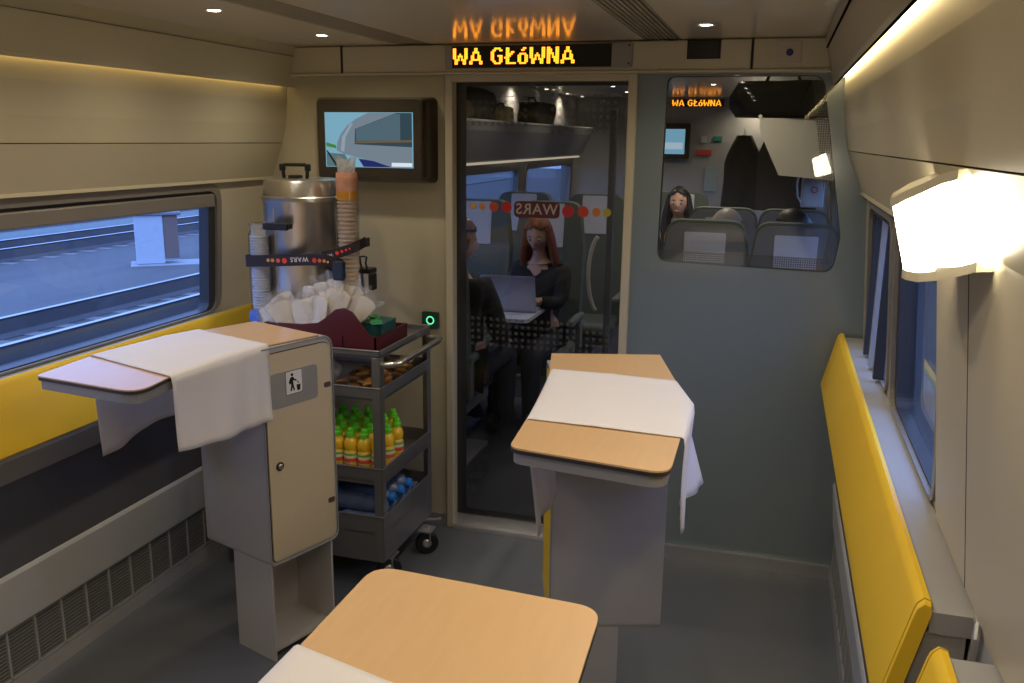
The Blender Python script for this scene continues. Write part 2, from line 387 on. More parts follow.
# sticker row on the door, read from the other side
DC = [(-1.239, .012, (.55, .30, .04)), (-1.196, .014, (.55, .22, .05)), (-1.145, .020, (.50, .055, .02)), (-1.089, .023, (.48, .015, .015)), (-.823, .025, (.45, .02, .015)), (-.759, .023, (.50, .05, .02)), (-.703, .018, (.50, .17, .03)), (-.660, .017, (.42, .32, .03))]
for i, (x, r, c) in enumerate(DC):
    bm = BM(); disc(bm, (x, yw+.027, 1.468-(.0 if i < 4 else .008)), r, (1, 0, 0), (0, 0, 1), 24, (0, .0015, 0)); o = mk('sticker_dot', bm, mat('sticker_%d' % i, c, rough=.5), dr)
bm = BM(); prism(bm, [(a, yw+.027, b) for a, b in rrect(-1.056, 1.428, -.858, 1.496, .022)], (0, .0015, 0)); pl = mk('name_plate', bm, mat('maroon_film', (.09, .012, .014)), dr)
Mt = Matrix.Translation((-.957, yw+.0255, 1.462)) @ Matrix.Rotation(R(90), 4, 'X') @ Matrix.Diagonal((-1, 1, 1, 1))
mk('lettering', text_bm('WARS', .062, Mt, .0005, 1.1), mat('letter_beige', (.42, .36, .30)), pl)
# right partition, glossy grey-green with rounded window
PX0, PX1 = DX1+.004, X(1, 1.33)
hole = rpoly([(-.446, 1.275), (.225, 1.262), (.243, 1.40), (.135, 1.99), (-.438, 1.99)], [.05, .05, .03, .05, .03])
bm = BM(); holed(bm, [(PX0, .05), (PX1, .05), (PX1, 2.02), (PX0, 2.02)], [hole], lambda a, b: (a, yw+.0, b)); wr = struct('wall_front', bm, GREYG)
bm = BM(); holed(bm, [(PX0, .05), (PX1, .05), (PX1, 2.02), (PX0, 2.02)], [hole], lambda a, b: (a, yw+.05, b)); struct('wall_front', bm, GREYP)
bm = BM(); ring(bm, hole, hole, lambda a, b: (a, yw, b), (0, .05, 0)); mk('window_reveal', bm, RUB, wr)
bm = BM(); prism(bm, [(a, yw+.001, b) for a, b in hole], (0, .004, 0)); wgl = mk('window_10_placeholder', bm, PGLASS); wgl.name = 'window_10'; wgl['kind'] = 'structure'
def inset(poly, d):
    c = Vector((sum(p[0] for p in poly)/len(poly), sum(p[1] for p in poly)/len(poly)))
    return [((p[0]-c.x)*(1-d/.33)+c.x, (p[1]-c.y)*(1-d/.36)+c.y) for p in poly]
PF = dots('perforated_border', (.10, .11, .11), .0085, .74)
hi = inset(hole, .055)
bm = BM()
O = [bm.verts.new((a, yw+.006, b)) for a, b in hole]; I = [bm.verts.new((min(max(a, -.415), a-.045 if a > .05 else a), yw+.006, max(b, 1.322 if a < 0 else 1.315))) for a, b in hole]
for k in range(len(O)):
    j = (k+1) % len(O)
    if O[k].co.z > 1.97 and O[j].co.z > 1.97: continue
    bm.faces.new((O[k], O[j], I[j], I[k]))
mk('dotted_border', bm, PF, wgl)
bm = BM(); box(bm, (PX0, yw-.014, 0), (X(1, 1.262), yw+.05, .055)); box(bm, (PX0, yw-.018, .05), (X(1, 1.262), yw+.05, .058)); struct('baseboard_front', bm, ALU)
# header with its pieces and joints
bm = BM(); box(bm, (-2.04, yw-.06, 2.008), (.16, yw, CH-.003), .004, 1); hd = struct('trim_10', bm, CREAM)
for x in (-1.79, -.125):
    bm = BM(); box(bm, (x-.005, yw-.0625, 2.006), (x+.005, yw-.055, CH)); struct('trim_11', bm, GAPM)
bm = BM(); box(bm, (-2.05, yw-.072, 2.0), (.17, yw-.0, 2.009), .002, 1); struct('trim_13', bm, CREAM)
# display sign
GL = {'W': ['11.....11', '11.....11', '11.....11', '11..1..11', '11.111.11', '11.1.1.11', '.111.111.', '.11...11.', '.11...11.'],
 'A': ['...11...', '...11...', '..1111..', '..1..1..', '.11..11.', '.11..11.', '.111111.', '11....11', '11....11'],
 'G': ['..1111.', '.11..11', '11.....', '11.....', '11..111', '11...11', '11...11', '.11..11', '..1111.'],
 'L': ['.11....', '.11....', '.11.11.', '.1111..', '.111...', '111....', '.11....', '.11....', '.111111'],
 'o': ['...11.', '..11..', '......', '.1111.', '11..11', '11..11', '11..11', '11..11', '.1111.'],
 'N': ['11...11', '111..11', '111..11', '1111.11', '11.1.11', '11.1111', '11..111', '11..111', '11...11']}
def led_bm(x0, z0, y, p, sy=-1):
    bm = BM(); cx = 0
    for ch in 'WA GLoWNA':
        if ch == ' ': cx += 4; continue
        g = GL[ch]
        for r, row in enumerate(g):
            for c, v in enumerate(row):
                if v == '1':
                    a = x0+(cx+c)*p; b = z0-(r+1)*p
                    box(bm, (a+.0002, y-.001, b+.0002), (a+p*.93, y, b+p*.93))
        cx += len(g[0])+1
    return bm, cx*p
LED = emis('amber_led', (1.0, .30, .015), 3.2)
def sign(x0, x1, z0, z1, y, disp, pitch, label, grp=None):
    t = thing('destination_display', ((x0+x1)/2, y, z0), label, 'sign')
    bm = BM(); box(bm, (x0, y-.012, z0), (x1, y, z1), .003, 1); mk('housing', bm, mat('sign_housing', (.30, .28, .26), rough=.3), t)
    bm = BM(); box(bm, (disp[0], y-.0135, disp[1]), (disp[2], y-.011, disp[3])); s = mk('screen', bm, mat('led_screen', (.008, .006, .005), rough=.3), t)
    b2, wd = led_bm(disp[0]+.004, disp[3]-.008, y-.0135, pitch); mk('lettering', b2, LED, s)
    return t
sg = sign(-1.325, -.565, 2.022, 2.112, yw-.061, (-1.293, 2.024, -.645, 2.108), .00695, 'amber dot matrix destination display above the glass door, near one')
for x in (-.59, -.59):
    pass
for z in (2.034, 2.10): bm = BM(); disc(bm, (-.578, yw-.074, z), .004, (1, 0, 0), (0, 0, 1), 10, (0, -.002, 0)); mk('screw', bm, BLACK, sg)
# sensor and camera plate on header
t = thing('sensor_window', (-.30, yw-.061, 2.03), 'small black rectangular sensor window on the cream header right of the display', 'sensor')
bm = BM(); box(bm, (-.358, yw-.064, 2.052), (-.243, yw-.058, 2.112), .002, 1); mk('cover', bm, BLACK, t)
bm = BM(); box(bm, (-.362, yw-.062, 2.048), (-.239, yw-.058, 2.116)); mk('surround', bm, GAPM, t)
t = thing('call_point', (0, yw-.061, 2.02), 'small square plate with a blue round button on the header near the right wall', 'button')
bm = BM(); box(bm, (-.038, yw-.064, 2.03), (.048, yw-.058, 2.11), .002, 1); mk('plate', bm, mat('plate_cream', (.52, .45, .36), rough=.4), t)
bm = BM(); disc(bm, (.006, yw-.064, 2.067), .013, (1, 0, 0), (0, 0, 1), 18, (0, -.004, 0)); mk('button', bm, mat('blue_button', (.02, .03, .16), rough=.2, coat=.5), t)
# door opening button
t = thing('door_button', (-1.43, yw, .96), 'black square door button with a glowing green ring on the end wall beside the door', 'button')
bm = BM(); prism(bm, [(a, yw-.012, b) for a, b in rrect(-1.462, .928, -1.384, 1.004, .008, 3)], (0, .012, 0)); mk('plate', bm, mat('button_plate', (.04, .08, .06), rough=.3), t)
bm = BM(); ring(bm, [( -1.423+.019*math.cos(a*math.pi/12), .966+.019*math.sin(a*math.pi/12)) for a in range(24)], [(-1.423+.0135*math.cos(a*math.pi/12), .966+.0135*math.sin(a*math.pi/12)) for a in range(24)], lambda a, b: (a, yw-.0125, b), (0, -.001, 0)); mk('light_ring', bm, emis('green_led', (.12, .9, .38), 1.3), t)
bm = BM(); disc(bm, (-1.423, yw-.012, .966), .011, (1, 0, 0), (0, 0, 1), 18, (0, -.002, 0)); mk('push_disc', bm, BLACK, t)

# ------------------------------------------------------------------ wall television
t = thing('television', (-1.63, yw, 1.56), 'wall television in a thick black housing showing a silver train', 'television')
ty0, ty1 = yw-.105, yw
bm = BM(); prism(bm, [(a, ty0, b) for a, b in rrect(-1.890, 1.575, -1.418, 1.902, .02)], (0, .02, 0))
O = rrect(-1.890, 1.575, -1.418, 1.902, .02); B = rrect(-1.95, 1.56, -1.385, 1.915, .03)
vo = [bm.verts.new((a, ty0+.02, b)) for a, b in O]; vb = [bm.verts.new((a, ty1, b)) for a, b in B]
for k in range(len(vo)): j = (k+1) % len(vo); bm.faces.new((vo[k], vo[j], vb[j], vb[k]))
mk('housing', bm, BEZEL, t, True, ang=40)
sx0, sx1, sz0, sz1 = -1.855, -1.453, 1.625, 1.85
def scr(name, pts, col, k, s=.55, par=None):
    bm = BM(); bm.faces.new([bm.verts.new((sx0+(sx1-sx0)*a, ty0-.0012-k*.0004, sz1-(sz1-sz0)*b)) for a, b in pts]); return mk(name, bm, emis('screen_'+name+str(k), col, s), par)
scn = scr('screen', [(0, 0), (1, 0), (1, 1), (0, 1)], (.30, .62, .80), 0, .62, t)
pc = scr('picture', [(.01, .74), (.22, .76), (.30, .99), (.01, .99)], (.16, .26, .28), 1, .6, scn)
scr('picture', [(.01, .55), (.12, .60), (.13, .66), (.01, .62)], (.10, .35, .06), 2, .6, scn)
scr('picture', [(.13, .70), (.14, .55), (.18, .40), (.26, .24), (.36, .12), (.50, .01), (.99, .01), (.99, .99), (.72, .99), (.42, .84), (.22, .76)], (.28, .36, .44), 3, .6, scn)
scr('picture', [(.35, .30), (.82, .01), (.99, .01), (.99, .62), (.34, .58)], (.055, .10, .13), 4, .6, scn)
scr('picture', [(.36, .30), (.80, .03), (.86, .03), (.86, .50), (.36, .52)], (.13, .22, .27), 5, .6, scn)
scr('picture', [(.38, .84), (.55, .88), (.76, .99), (.44, .99)], (.03, .04, .22), 6, .6, scn)
scr('picture', [(.345, .53), (.99, .49), (.99, .53), (.345, .56)], (.30, .20, .10), 7, .5, scn)
scr('picture', [(.20, .45), (.30, .20), (.33, .20), (.24, .45), (.22, .72), (.18, .70)], (.42, .55, .65), 8, .6, scn)
scr('caption_bar', [(.76, .905), (.99, .905), (.99, .975), (.76, .975)], (.75, .85, .95), 9, .9, scn)
scr('picture', [(.01, .70), (.03, .70), (.15, .99), (.12, .99)], (.02, .03, .03), 10, .5, scn)

# ------------------------------------------------------------------ lamps
def downlight(x, y, z, label, grp, watts=DOWN_W, first=[None]):
    M = T(x, y, z)
    if first[0] is None:
        t = thing('ceiling_downlight', (0, 0, 0), '', 'lamp')
        bm = BM(); lathe(bm, [(.020, -.001), (.027, -.0035), (.032, -.001), (.032, .002), (.020, .002)], seg=28); mk('rim', bm, CREAM, t, True)
        bm = BM(); lathe(bm, [(0, -.0045), (.010, -.0042), (.017, -.003), (.020, -.0012), (0, -.001)], seg=24); mk('lens', bm, emis('downlight_lens', (1, .86, .66), 22.0), t)
        first[0] = t; t.matrix_basis = M; o = t
    else: o = copy_tree(first[0], M)
    o['label'] = label; o['group'] = grp
    if watts:
        ld = bpy.data.lights.new('downlight_beam', 'SPOT'); ld.energy = watts; ld.color = (1, .88, .70); ld.spot_size = R(150); ld.spot_blend = .8; ld.shadow_soft_size = .03
        lo = bpy.data.objects.new('downlight_beam', ld); COL.objects.link(lo); lo.location = (x, y, z-.012)
    return o
seen = {(-1.675, 3.12): 'small round ceiling downlight nearest the television', (-1.675, 2.45): 'small round ceiling downlight at the top left, left of the ribbed strip', (-.262, 3.08): 'small round ceiling downlight right of the destination display'}
for x in (-1.675, -.262):
    for y in ((3.12 if x < -1 else 3.08), 2.45, 1.78, 1.11, .44, -.23, -.9, -1.57):
        downlight(x, y, CH, seen.get((x, y), 'small round ceiling downlight %s, out of view above the camera' % ('on the left side' if x < -1 else 'on the right side')), 'ceiling downlights of the bar coach')
COVEM = emis('cove_strip', (1, .72, .30), COVE_E)
COVER = emis('cove_strip_bright', (1, .80, .46), COVE_E*2.6)
for side in (-1, 1):
    t = thing('cove_light', (X(side, 1.12), .5, 1.98), 'warm light strip hidden in the %s' % ('left cove above the window' if side < 0 else 'right cove, shining along the wall'), 'lamp')
    bm = BM(); prism(bm, [(X(side, 1.127), YB+.1, 1.974), (X(side, 1.139), YB+.1, 1.978), (X(side, 1.139), YB+.1, 1.986), (X(side, 1.127), YB+.1, 1.986)], (0, D-YB-.15, 0)); mk('light_tube', bm, COVEM if side < 0 else COVER, t)
    bm = BM(); prism(bm, [(X(side, 1.125), YB+.1, 1.987), (X(side, 1.14), YB+.1, 1.987), (X(side, 1.14), YB+.1, 1.995), (X(side, 1.125), YB+.1, 1.995)], (0, D-YB-.15, 0)); mk('channel', bm, ALU, t)
# wall sconce, right
t = thing('wall_sconce', (X(1, 1.22), 1.7, 1.55), 'glowing white box shaped wall lamp with rounded front on the right wall', 'lamp')
low3 = [(.300, 1.600, 1.575), (.240, 1.612, 1.558), (.215, 1.590, 1.552), (.207, 1.552, 1.550), (.209, 1.52, 1.551), (.221, 1.48, 1.554), (.240, 1.44, 1.563), (.258, 1.38, 1.579), (.271, 1.33, 1.593), (.289, 1.25, 1.612), (.305, 1.22, 1.617)]
hig3 = [(.268, 1.600, 1.700), (.215, 1.612, 1.672), (.188, 1.590, 1.656), (.180, 1.552, 1.652), (.181, 1.52, 1.652), (.193, 1.48, 1.666), (.210, 1.44, 1.679), (.225, 1.38, 1.695), (.236, 1.33, 1.703), (.262, 1.25, 1.704), (.285, 1.22, 1.704)]
bm = BM(); L_ = [bm.verts.new(p) for p in low3]; H_ = [bm.verts.new(p) for p in hig3]; n = len(L_)
for k in range(n): j = (k+1) % n; bm.faces.new((L_[k], L_[j], H_[j], H_[k]))
bm.faces.new(L_[::-1]); bm.faces.new(H_); mk('shade', bm, emis('sconce_opal', (1, .88, .66), SCONCE_E), t, True, ang=50)
def trimp(P0, th, grow, N):
    bm = BM(); P = [(p[0]-grow*(1 if 0 < k < N else 0), p[1]+(grow if p[1] > 1.56 else 0), p[2]) for k, p in enumerate(P0[:N])]
    P = P+[(.315, P[-1][1], P[-1][2]+.004)]
    A = [bm.verts.new(p) for p in P]; B = [bm.verts.new((p[0], p[1], p[2]+th)) for p in P]
    for k in range(len(A)): j = (k+1) % len(A); bm.faces.new((A[k], A[j], B[j], B[k]))
    bm.faces.new(A[::-1]); bm.faces.new(B); return bm
mk('top_trim', trimp(hig3, .014, .004, 9), CREAM, t, False); mk('bottom_trim', trimp([(p[0], p[1], p[2]-.014) for p in low3], .0145, .002, 9), CREAM, t, False)


# ------------------------------------------------------------------ bar tables on cabinets
def V3(O, u, v, a, b, z): return (O[0]+u[0]*a+v[0]*b, O[1]+u[1]*a+v[1]*b, z)
GF = mat('door_tan', (.60, .50, .34), rough=.42, var=.02)
BOD = mat('cabinet_grey', (.47, .445, .415), rough=.4, var=.03, coat=.1)
def bar_table(label, top, rad, O, ang, sgn, door_mat, bin_=False, W=.34, L=.30):
    """O = near door-side corner; v runs along the door, u into the cabinet"""
    v = Vector((-math.sin(ang)*sgn[0], math.cos(ang)*sgn[1])); u = Vector((math.cos(ang)*sgn[0], math.sin(ang)*sgn[1]))
    t = thing('bar_table', (O[0]+u.x*.17+v.x*.15, O[1]+u.y*.17+v.y*.15, 0), label, 'table', 'bar tables standing in the coach')
    tp = rpoly(top, rad, 7)
    bm = BM(); prism(bm, [(a, b, 1.100) for a, b in tp], (0, 0, .004)); mk('tabletop', bm, WOOD, t)
    bm = BM(); prism(bm, [(a, b, 1.0915) for a, b in tp], (0, 0, .0085)); mk('laminate_edge', bm, EDGE, t)
    c = Vector((sum(p[0] for p in tp)/len(tp), sum(p[1] for p in tp)/len(tp)))
    ins = [(a-(a-c.x)*.035, b-(b-c.y)*.012) for a, b in tp]
    bm = BM(); prism(bm, [(a, b, 1.066) for a, b in ins], (0, 0, .0255)); mk('support_frame', bm, mat('frame_grey', (.25, .245, .24), rough=.45), t)
    pr_ = rpoly([(0, .354), (L, .354), (L, 1.10), (0, 1.0975)], [.022, .035, .05, .002], 7)
    # the cabinet body, rounded profile drawn on the door side, extruded inward
    bm = BM(); prism(bm, [V3(O, u, v, 0, b, min(z, 1.0985)) for b, z in pr_], (u.x*W, u.y*W, 0)); bd = mk('cabinet', bm, BOD, t, True, ang=25)
    def panel(n, q, m, d0, d1, par): bm = BM(); prism(bm, [V3(O, u, v, d0, b, z) for b, z in q], (u.x*(d1-d0), u.y*(d1-d0), 0)); return mk(n, bm, m, par)
    dj = panel('door_joint', rpoly([(.008, .366), (L-.011, .366), (L-.011, 1.078), (.008, 1.078)], [.018, .03, .035, .01]), GAPM, -.0012, .001, bd)
    dp = panel('cabinet_door', rpoly([(.011, .369), (L-.014, .369), (L-.014, 1.075), (.011, 1.075)], [.017, .028, .033, .008]), door_mat, -.006, .0, t)
    fr = BM(); ring(fr, [(b, z) for b, z in pr_], [((b-.15)*.985+.15, (z-.72)*.985+.72) for b, z in pr_], lambda b, z: V3(O, u, v, -.0065, b, min(z, 1.0985)), (u.x*.006, u.y*.006, 0)); mk('door_frame_edge', fr, GREYP, t)
    if bin_:
        fl = panel('waste_flap', rrect(.030, .893, .226, 1.010, .016), mat('flap_steel', (.45, .44, .43), rough=.35, metal=.45, var=.05), -.0085, -.006, dp)
        sg_ = panel('pictogram_sticker', rrect(.092, .930, .158, 1.006, .003, 2), WHITE, -.0095, -.0085, fl)
        panel('pictogram_border', rrect(.0905, .9285, .1595, 1.0075, .003, 2), BLACK, -.0088, -.0084, fl)
        def P(n, q): panel(n, q, BLACK, -.0102, -.0095, sg_)
        def cdisc(n, cb, cz, r): P(n, [(cb+r*math.cos(k*math.pi/6), cz+r*math.sin(k*math.pi/6)) for k in range(12)])
        cdisc('pictogram_head', .117, .994, .0052)
        P('pictogram_figure', [(.111, .986), (.121, .987), (.126, .979), (.136, .974), (.135, .970), (.124, .973), (.120, .976), (.121, .966), (.123, .952), (.127, .940), (.122, .940), (.117, .952), (.113, .940), (.108, .940), (.112, .956), (.112, .966), (.106, .962), (.103, .970), (.107, .980)])
        P('pictogram_bin', [(.134, .957), (.151, .957), (.148, .937), (.137, .937)]); cdisc('pictogram_item', .141, .965, .003)
        lk = BM(); M = Matrix.Translation(V3(O, u, v, -.006, .052, .697)) @ Vector((-u.x, -u.y, 0)).to_track_quat('Z', 'Y').to_matrix().to_4x4()
        lathe(lk, [(.0, .0), (.0145, 0), (.0150, .004), (.012, .006), (.0085, .004), (.0085, .002), (0, .002)], seg=24, M=M); lo = mk('lock', lk, BLACK, dp, True)
        lk = BM(); lathe(lk, [(.0085, .002), (.0095, .006), (.006, .0085), (0, .0085)], seg=20, M=M); mk('lock_cylinder', lk, STEEL, lo, True)
        for zz in (.51, .93):
            panel('hinge', rrect(.256, zz-.012, .285, zz+.006, .006, 3), mat('hinge_brown', (.10, .07, .055), rough=.4), -.008, -.006, dp)
    # base: three panels and a floor plate
    bs = BM(); bw = .20
    def bx4(a0, a1, b0, b1, z0, z1): prism(bs, [V3(O, u, v, a, b, z0) for a, b in ((a0, b0), (a1, b0), (a1, b1), (a0, b1))], (0, 0, z1-z0))
    bx4(.004, bw, .004, .010, .0, .36); bx4(.004, bw, .268, .276, .0, .36); bx4(bw-.008, bw, .01, .268, 0, .36); bx4(.012, bw-.008, .01, .268, .03, .04)
    mk('base', bs, BOD, t)
    return t
LT = [(-1.905, 1.862), (-1.535, 1.812), (-1.557, 1.965), (-1.528, 2.34), (-1.434, 2.578), (-1.755, 2.70), (-1.868, 2.42), (-1.925, 2.09)]
bar_table('bar table with beige waste door, flap and lock, left of the trolley', LT, [.018, .055, .25, .1, .0, .0, .3, .3], (-1.515, 2.345), R(19), (-1, 1), GF, True)
RT = [(-.512, 1.722), (-.163, 1.672), (-.166, 1.90), (-.176, 2.20), (-.238, 2.41), (-.31, 2.672), (-.632, 2.578), (-.575, 2.32), (-.535, 2.0)]
bar_table('bar table with yellow side and white cloth, standing in front of the glass door', RT, [.035, .045, 0, .25, .2, .0, .0, .2, .4], (-.540, 2.262), R(18), (1, 1), YELP, W=.322)
FT = [(-.232, .10), (-.235, .43), (-.19, .62), (-.190, .93), (-.192, 1.132), (-.548, 1.132), (-.552, .83), (-.60, .50), (-.655, .20)]
bar_table('nearest bar table, bare beech top end with cloth corner at the bottom edge', [(-.30, .02), (-.20, .30), (-.185, .62), (-.188, .93), (-.194, 1.122), (-.553, 1.142), (-.551, .83), (-.565, .50), (-.61, .22)], [0, .2, .2, 0, .042, .04, 0, .3, 0], (-.58, .54), R(17), (1, -1), YELP)

# ------------------------------------------------------------------ table cloths
def cloth(label, El, Er, Bl, Br, grp='white cloths on the bar tables', nv=26, seed=1, wr=.012, ztop=1.1065, scal=(0, 0)):
    """El, Er: polylines (near..far) of the two fold edges (x,y); Bl, Br: polylines (x,y,z) of the hanging hems"""
    rnd = random.Random(seed)
    def pl(P, t):
        n = len(P)-1; k = min(int(t*n), n-1); f = t*n-k; f = f; return Vector(P[k]).lerp(Vector(P[k+1]), f)
    bm = BM(); rows = []; nh = 12; nt_ = 18
    ph = [rnd.uniform(0, 6.28) for _ in range(6)]
    for i in range(nv+1):
        t = i/nv; eL = pl(El, t); eR = pl(Er, t); bL = pl(Bl, t); bR = pl(Br, t); row = []
        d = Vector((eR.x-eL.x, eR.y-eL.y, 0)).normalized()
        a = Vector((eL.x, eL.y, ztop-.003))-d*.006; b = Vector((eR.x, eR.y, ztop-.003))+d*.006
        for k in range(nh, 0, -1):
            s = k/nh; p = a.lerp(bL, s); w_ = wr*s*(math.sin(t*9+ph[0]+s*.8)+.5*math.sin(t*17+ph[1]-s*1.7)); row.append(p-d*(w_*.9+.004+wr*s*.8))
        row.append(a)
        for k in range(nt_+1):
            s = k/nt_; p = Vector((eL.x, eL.y, ztop)).lerp(Vector((eR.x, eR.y, ztop)), s)
            p.z += .0006*(1+math.sin(s*6+ph[2]))+ (.0022*math.exp(-((s-.42-.10*math.sin(t*2.0))**2)/.0004)) + .0012*math.exp(-((t-.5)**2)/.0006); row.append(p)
        row.append(b)
        for k in range(1, nh+1):
            s = k/nh; p = b.lerp(bR, s); w_ = wr*s*(math.sin(t*8+ph[3]+s*1.2)+.5*math.sin(t*19+ph[4]+s*2)); row.append(p+d*(w_*.9+.004+wr*s*.8))
        rows.append([bm.verts.new(p) for p in row])
    for r0, r1 in zip(rows, rows[1:]):
        for k in range(len(r0)-1): bm.faces.new((r0[k], r0[k+1], r1[k+1], r1[k]))
    o = mk('table_cloth', bm, CLOTH, None, True, ang=80)
    md = o.modifiers.new('thick', 'SOLIDIFY'); md.thickness = .0012; md.offset = 1
    return tag(o, label, 'tablecloth', grp)
cloth('white cloth draped over the left bar table and its waste cabinet', [(-1.921, 2.088), (-1.885, 2.38), (-1.845, 2.50)], [(-1.552, 1.962), (-1.540, 2.2), (-1.512, 2.385)],
      [(-1.918, 2.11, .775), (-1.905, 2.26, .815), (-1.89, 2.46, .83)], [(-1.552, 1.975, .885), (-1.525, 2.2, .868), (-1.494, 2.352, .868)], seed=3, wr=.011)
cloth('white cloth hanging over both sides of the table before the glass door', [(-.520, 1.915), (-.545, 2.15), (-.578, 2.386)], [(-.164, 1.895), (-.168, 2.17), (-.232, 2.372)],
      [(-.508, 1.985, .775), (-.500, 2.12, .80), (-.522, 2.25, .83)], [(-.176, 1.925, .862), (-.170, 2.0, .905), (-.150, 2.26, .862)], seed=5, wr=.010)
cloth('white cloth corner on the nearest bar table, at the bottom edge', [(-.551, .905), (-.553, .70), (-.575, .45)], [(-.186, .812), (-.184, .62), (-.215, .36)],
      [(-.556, .90, .83), (-.560, .7, .82), (-.60, .45, .83)], [(-.180, .80, .82), (-.178, .6, .83), (-.21, .36, .83)], seed=9, wr=.010)

# ------------------------------------------------------------------ serving trolley
TX0, TX1, TY0, TY1 = -2.06, -1.366, 2.90, 3.40
t = thing('serving_trolley', ((TX0+TX1)/2, 3.15, 0), 'stainless steel serving trolley on castors, loaded with drinks, beside the end wall', 'trolley')
def tray(z0, z1, fl, nm):
    bm = BM(); th = .003
    box(bm, (TX0, TY0, z0), (TX1, TY0+th, z1)); box(bm, (TX0, TY1-th, z0), (TX1, TY1, z1)); box(bm, (TX0, TY0, z0), (TX0+th, TY1, z1)); box(bm, (TX1-th, TY0, z0), (TX1, TY1, z1))
    box(bm, (TX0, TY0, fl-.004), (TX1, TY1, fl))
    for y in (TY0, TY1): tube(bm, [(TX0, y, z1), (TX1, y, z1)], .004, 6)
    for x in (TX0, TX1): tube(bm, [(x, TY0, z1), (x, TY1, z1)], .004, 6)
    return mk(nm, bm, TROL, t)
tray(.948, .976, .956, 'top_tray'); tray(.782, .832, .790, 'shelf'); tray(.447, .512, .462, 'shelf'); tray(.125, .315, .245, 'deep_bin')
for x, y, sx, sy in ((TX0, TY0, 1, 1), (TX1, TY0, -1, 1), (TX0, TY1, 1, -1), (TX1, TY1, -1, -1)):
    bm = BM(); box(bm, (x-sx*.001, y-sy*.001, .13), (x+sx*.034, y+sy*.004, .95), .001, 1); box(bm, (x-sx*.001, y-sy*.001, .13), (x+sx*.004, y+sy*.034, .95), .001, 1); mk('post', bm, TROL, t)
bm = BM(); tube(bm, [(TX1-.005, 2.925, .918), (TX1+.045, 2.925, .925), (TX1+.066, 2.94, .93), (TX1+.072, 2.97, .934), (TX1+.072, 3.30, .934), (TX1+.064, 3.35, .934), (TX1+.04, 3.37, .932), (TX1-.005, 3.37, .93)], .0125, 12); mk('push_handle', bm, STEEL, t, True)
for x, y in ((-1.335, 3.265), (-1.392, 3.0), (-2.02, 2.96), (-2.02, 3.32)):
    bm = BM(); M = T(x, y, .05, R(-62)) @ Matrix.Rotation(R(90), 4, 'Y') @ Matrix.Translation((0, 0, -.012))
    lathe(bm, [(.02, 0), (.044, 0), (.05, .005), (.05, .019), (.044, .024), (.02, .024)], seg=28, M=M); wv = mk('caster_wheel', bm, BLACK, t, True)
    bm = BM(); lathe(bm, [(0, -.004), (.014, -.004), (.021, .001), (.021, .023), (.014, .028), (0, .028)], seg=20, M=M); mk('wheel_hub', bm, ALU, wv, True)
    bm = BM(); box(bm, (x-.02, y-.012, .045), (x-.017, y+.012, .112)); box(bm, (x+.017, y-.012, .045), (x+.020, y+.012, .112)); box(bm, (x-.03, y-.035, .108), (x+.03, y+.035, .114)); box(bm, (x-.012, y-.012, .112), (x+.012, y+.012, .128)); mk('caster_fork', bm, ALU, t)
bm = BM(); tube(bm, [(-1.38, 3.335, .118), (-1.335, 3.385, .105), (-1.325, 3.40, .10)], .008, 8); mk('brake_lever', bm, STEEL, t)
# urn
UC = (-1.800, 3.15)
t = thing('hot_water_urn', (*UC, .956), 'tall stainless steel drinks urn with black handled lid on the trolley', 'urn')
bm = BM(); lathe(bm, [(0, .957), (.148, .957), (.154, .962), (.154, .975), (.149, .98), (.154, .985), (.155, 1.20), (.155, 1.495), (.158, 1.50), (.158, 1.512), (.152, 1.516)], (*UC, 0), 48); mk('body', bm, STEEL, t, True)
bm = BM(); lathe(bm, [(.160, 1.508), (.160, 1.520), (.154, 1.524), (.148, 1.575), (.144, 1.584), (.130, 1.589), (0, 1.592)], (*UC, 0), 48); ld_ = mk('lid', bm, STEEL, t, True)
bm = BM(); tube(bm, [(UC[0]-.05, 3.10, 1.587), (UC[0]-.054, 3.10, 1.632), (UC[0]-.046, 3.10, 1.642), (UC[0]+.046, 3.10, 1.642), (UC[0]+.054, 3.10, 1.632), (UC[0]+.05, 3.10, 1.587)], .007, 8); box(bm, (UC[0]-.065, 3.09, 1.618), (UC[0]-.045, 3.11, 1.646), .004); box(bm, (UC[0]+.045, 3.09, 1.618), (UC[0]+.065, 3.11, 1.646), .004); box(bm, (UC[0]-.022, 3.08, 1.586), (UC[0]+.022, 3.12, 1.603), .004); mk('lid_handle', bm, BLACK, ld_, True)
bm = BM(); box(bm, (-1.862, 2.945, 1.402), (-1.757, 2.966, 1.428), .006); box(bm, (-1.86, 2.955, 1.405), (-1.845, 3.02, 1.425), .003); box(bm, (-1.775, 2.955, 1.405), (-1.762, 3.0, 1.425), .003); mk('side_handle', bm, BLACK, t)
bm = BM(); [tube(bm, [(UC[0]+.1560*math.cos(a), UC[1]+.1560*math.sin(a), 1.0), (UC[0]+.1560*math.cos(a), UC[1]+.1560*math.sin(a), 1.48)], .0025, 6) for a in (R(-105), R(-8))]; mk('seam_bead', bm, STEEL, t)
bm = BM(); box(bm, (-1.60, 2.985, 1.22), (-1.555, 3.03, 1.275), .01); tube(bm, [(-1.65, 3.08, 1.25), (-1.59, 3.02, 1.25)], .012); mk('tap_lever', bm, BLACK, t)
FILMC = mat('clear_film', (.85, .83, .80), rough=.25, scale=40)
FILMC.node_tree.nodes['Principled BSDF'].inputs['Alpha'].default_value = .13
FILMD = mat('crumpled_film', (.80, .79, .78), rough=.2, scale=60, var=.2, coat=.6)
FILMD.node_tree.nodes['Principled BSDF'].inputs['Alpha'].default_value = .5
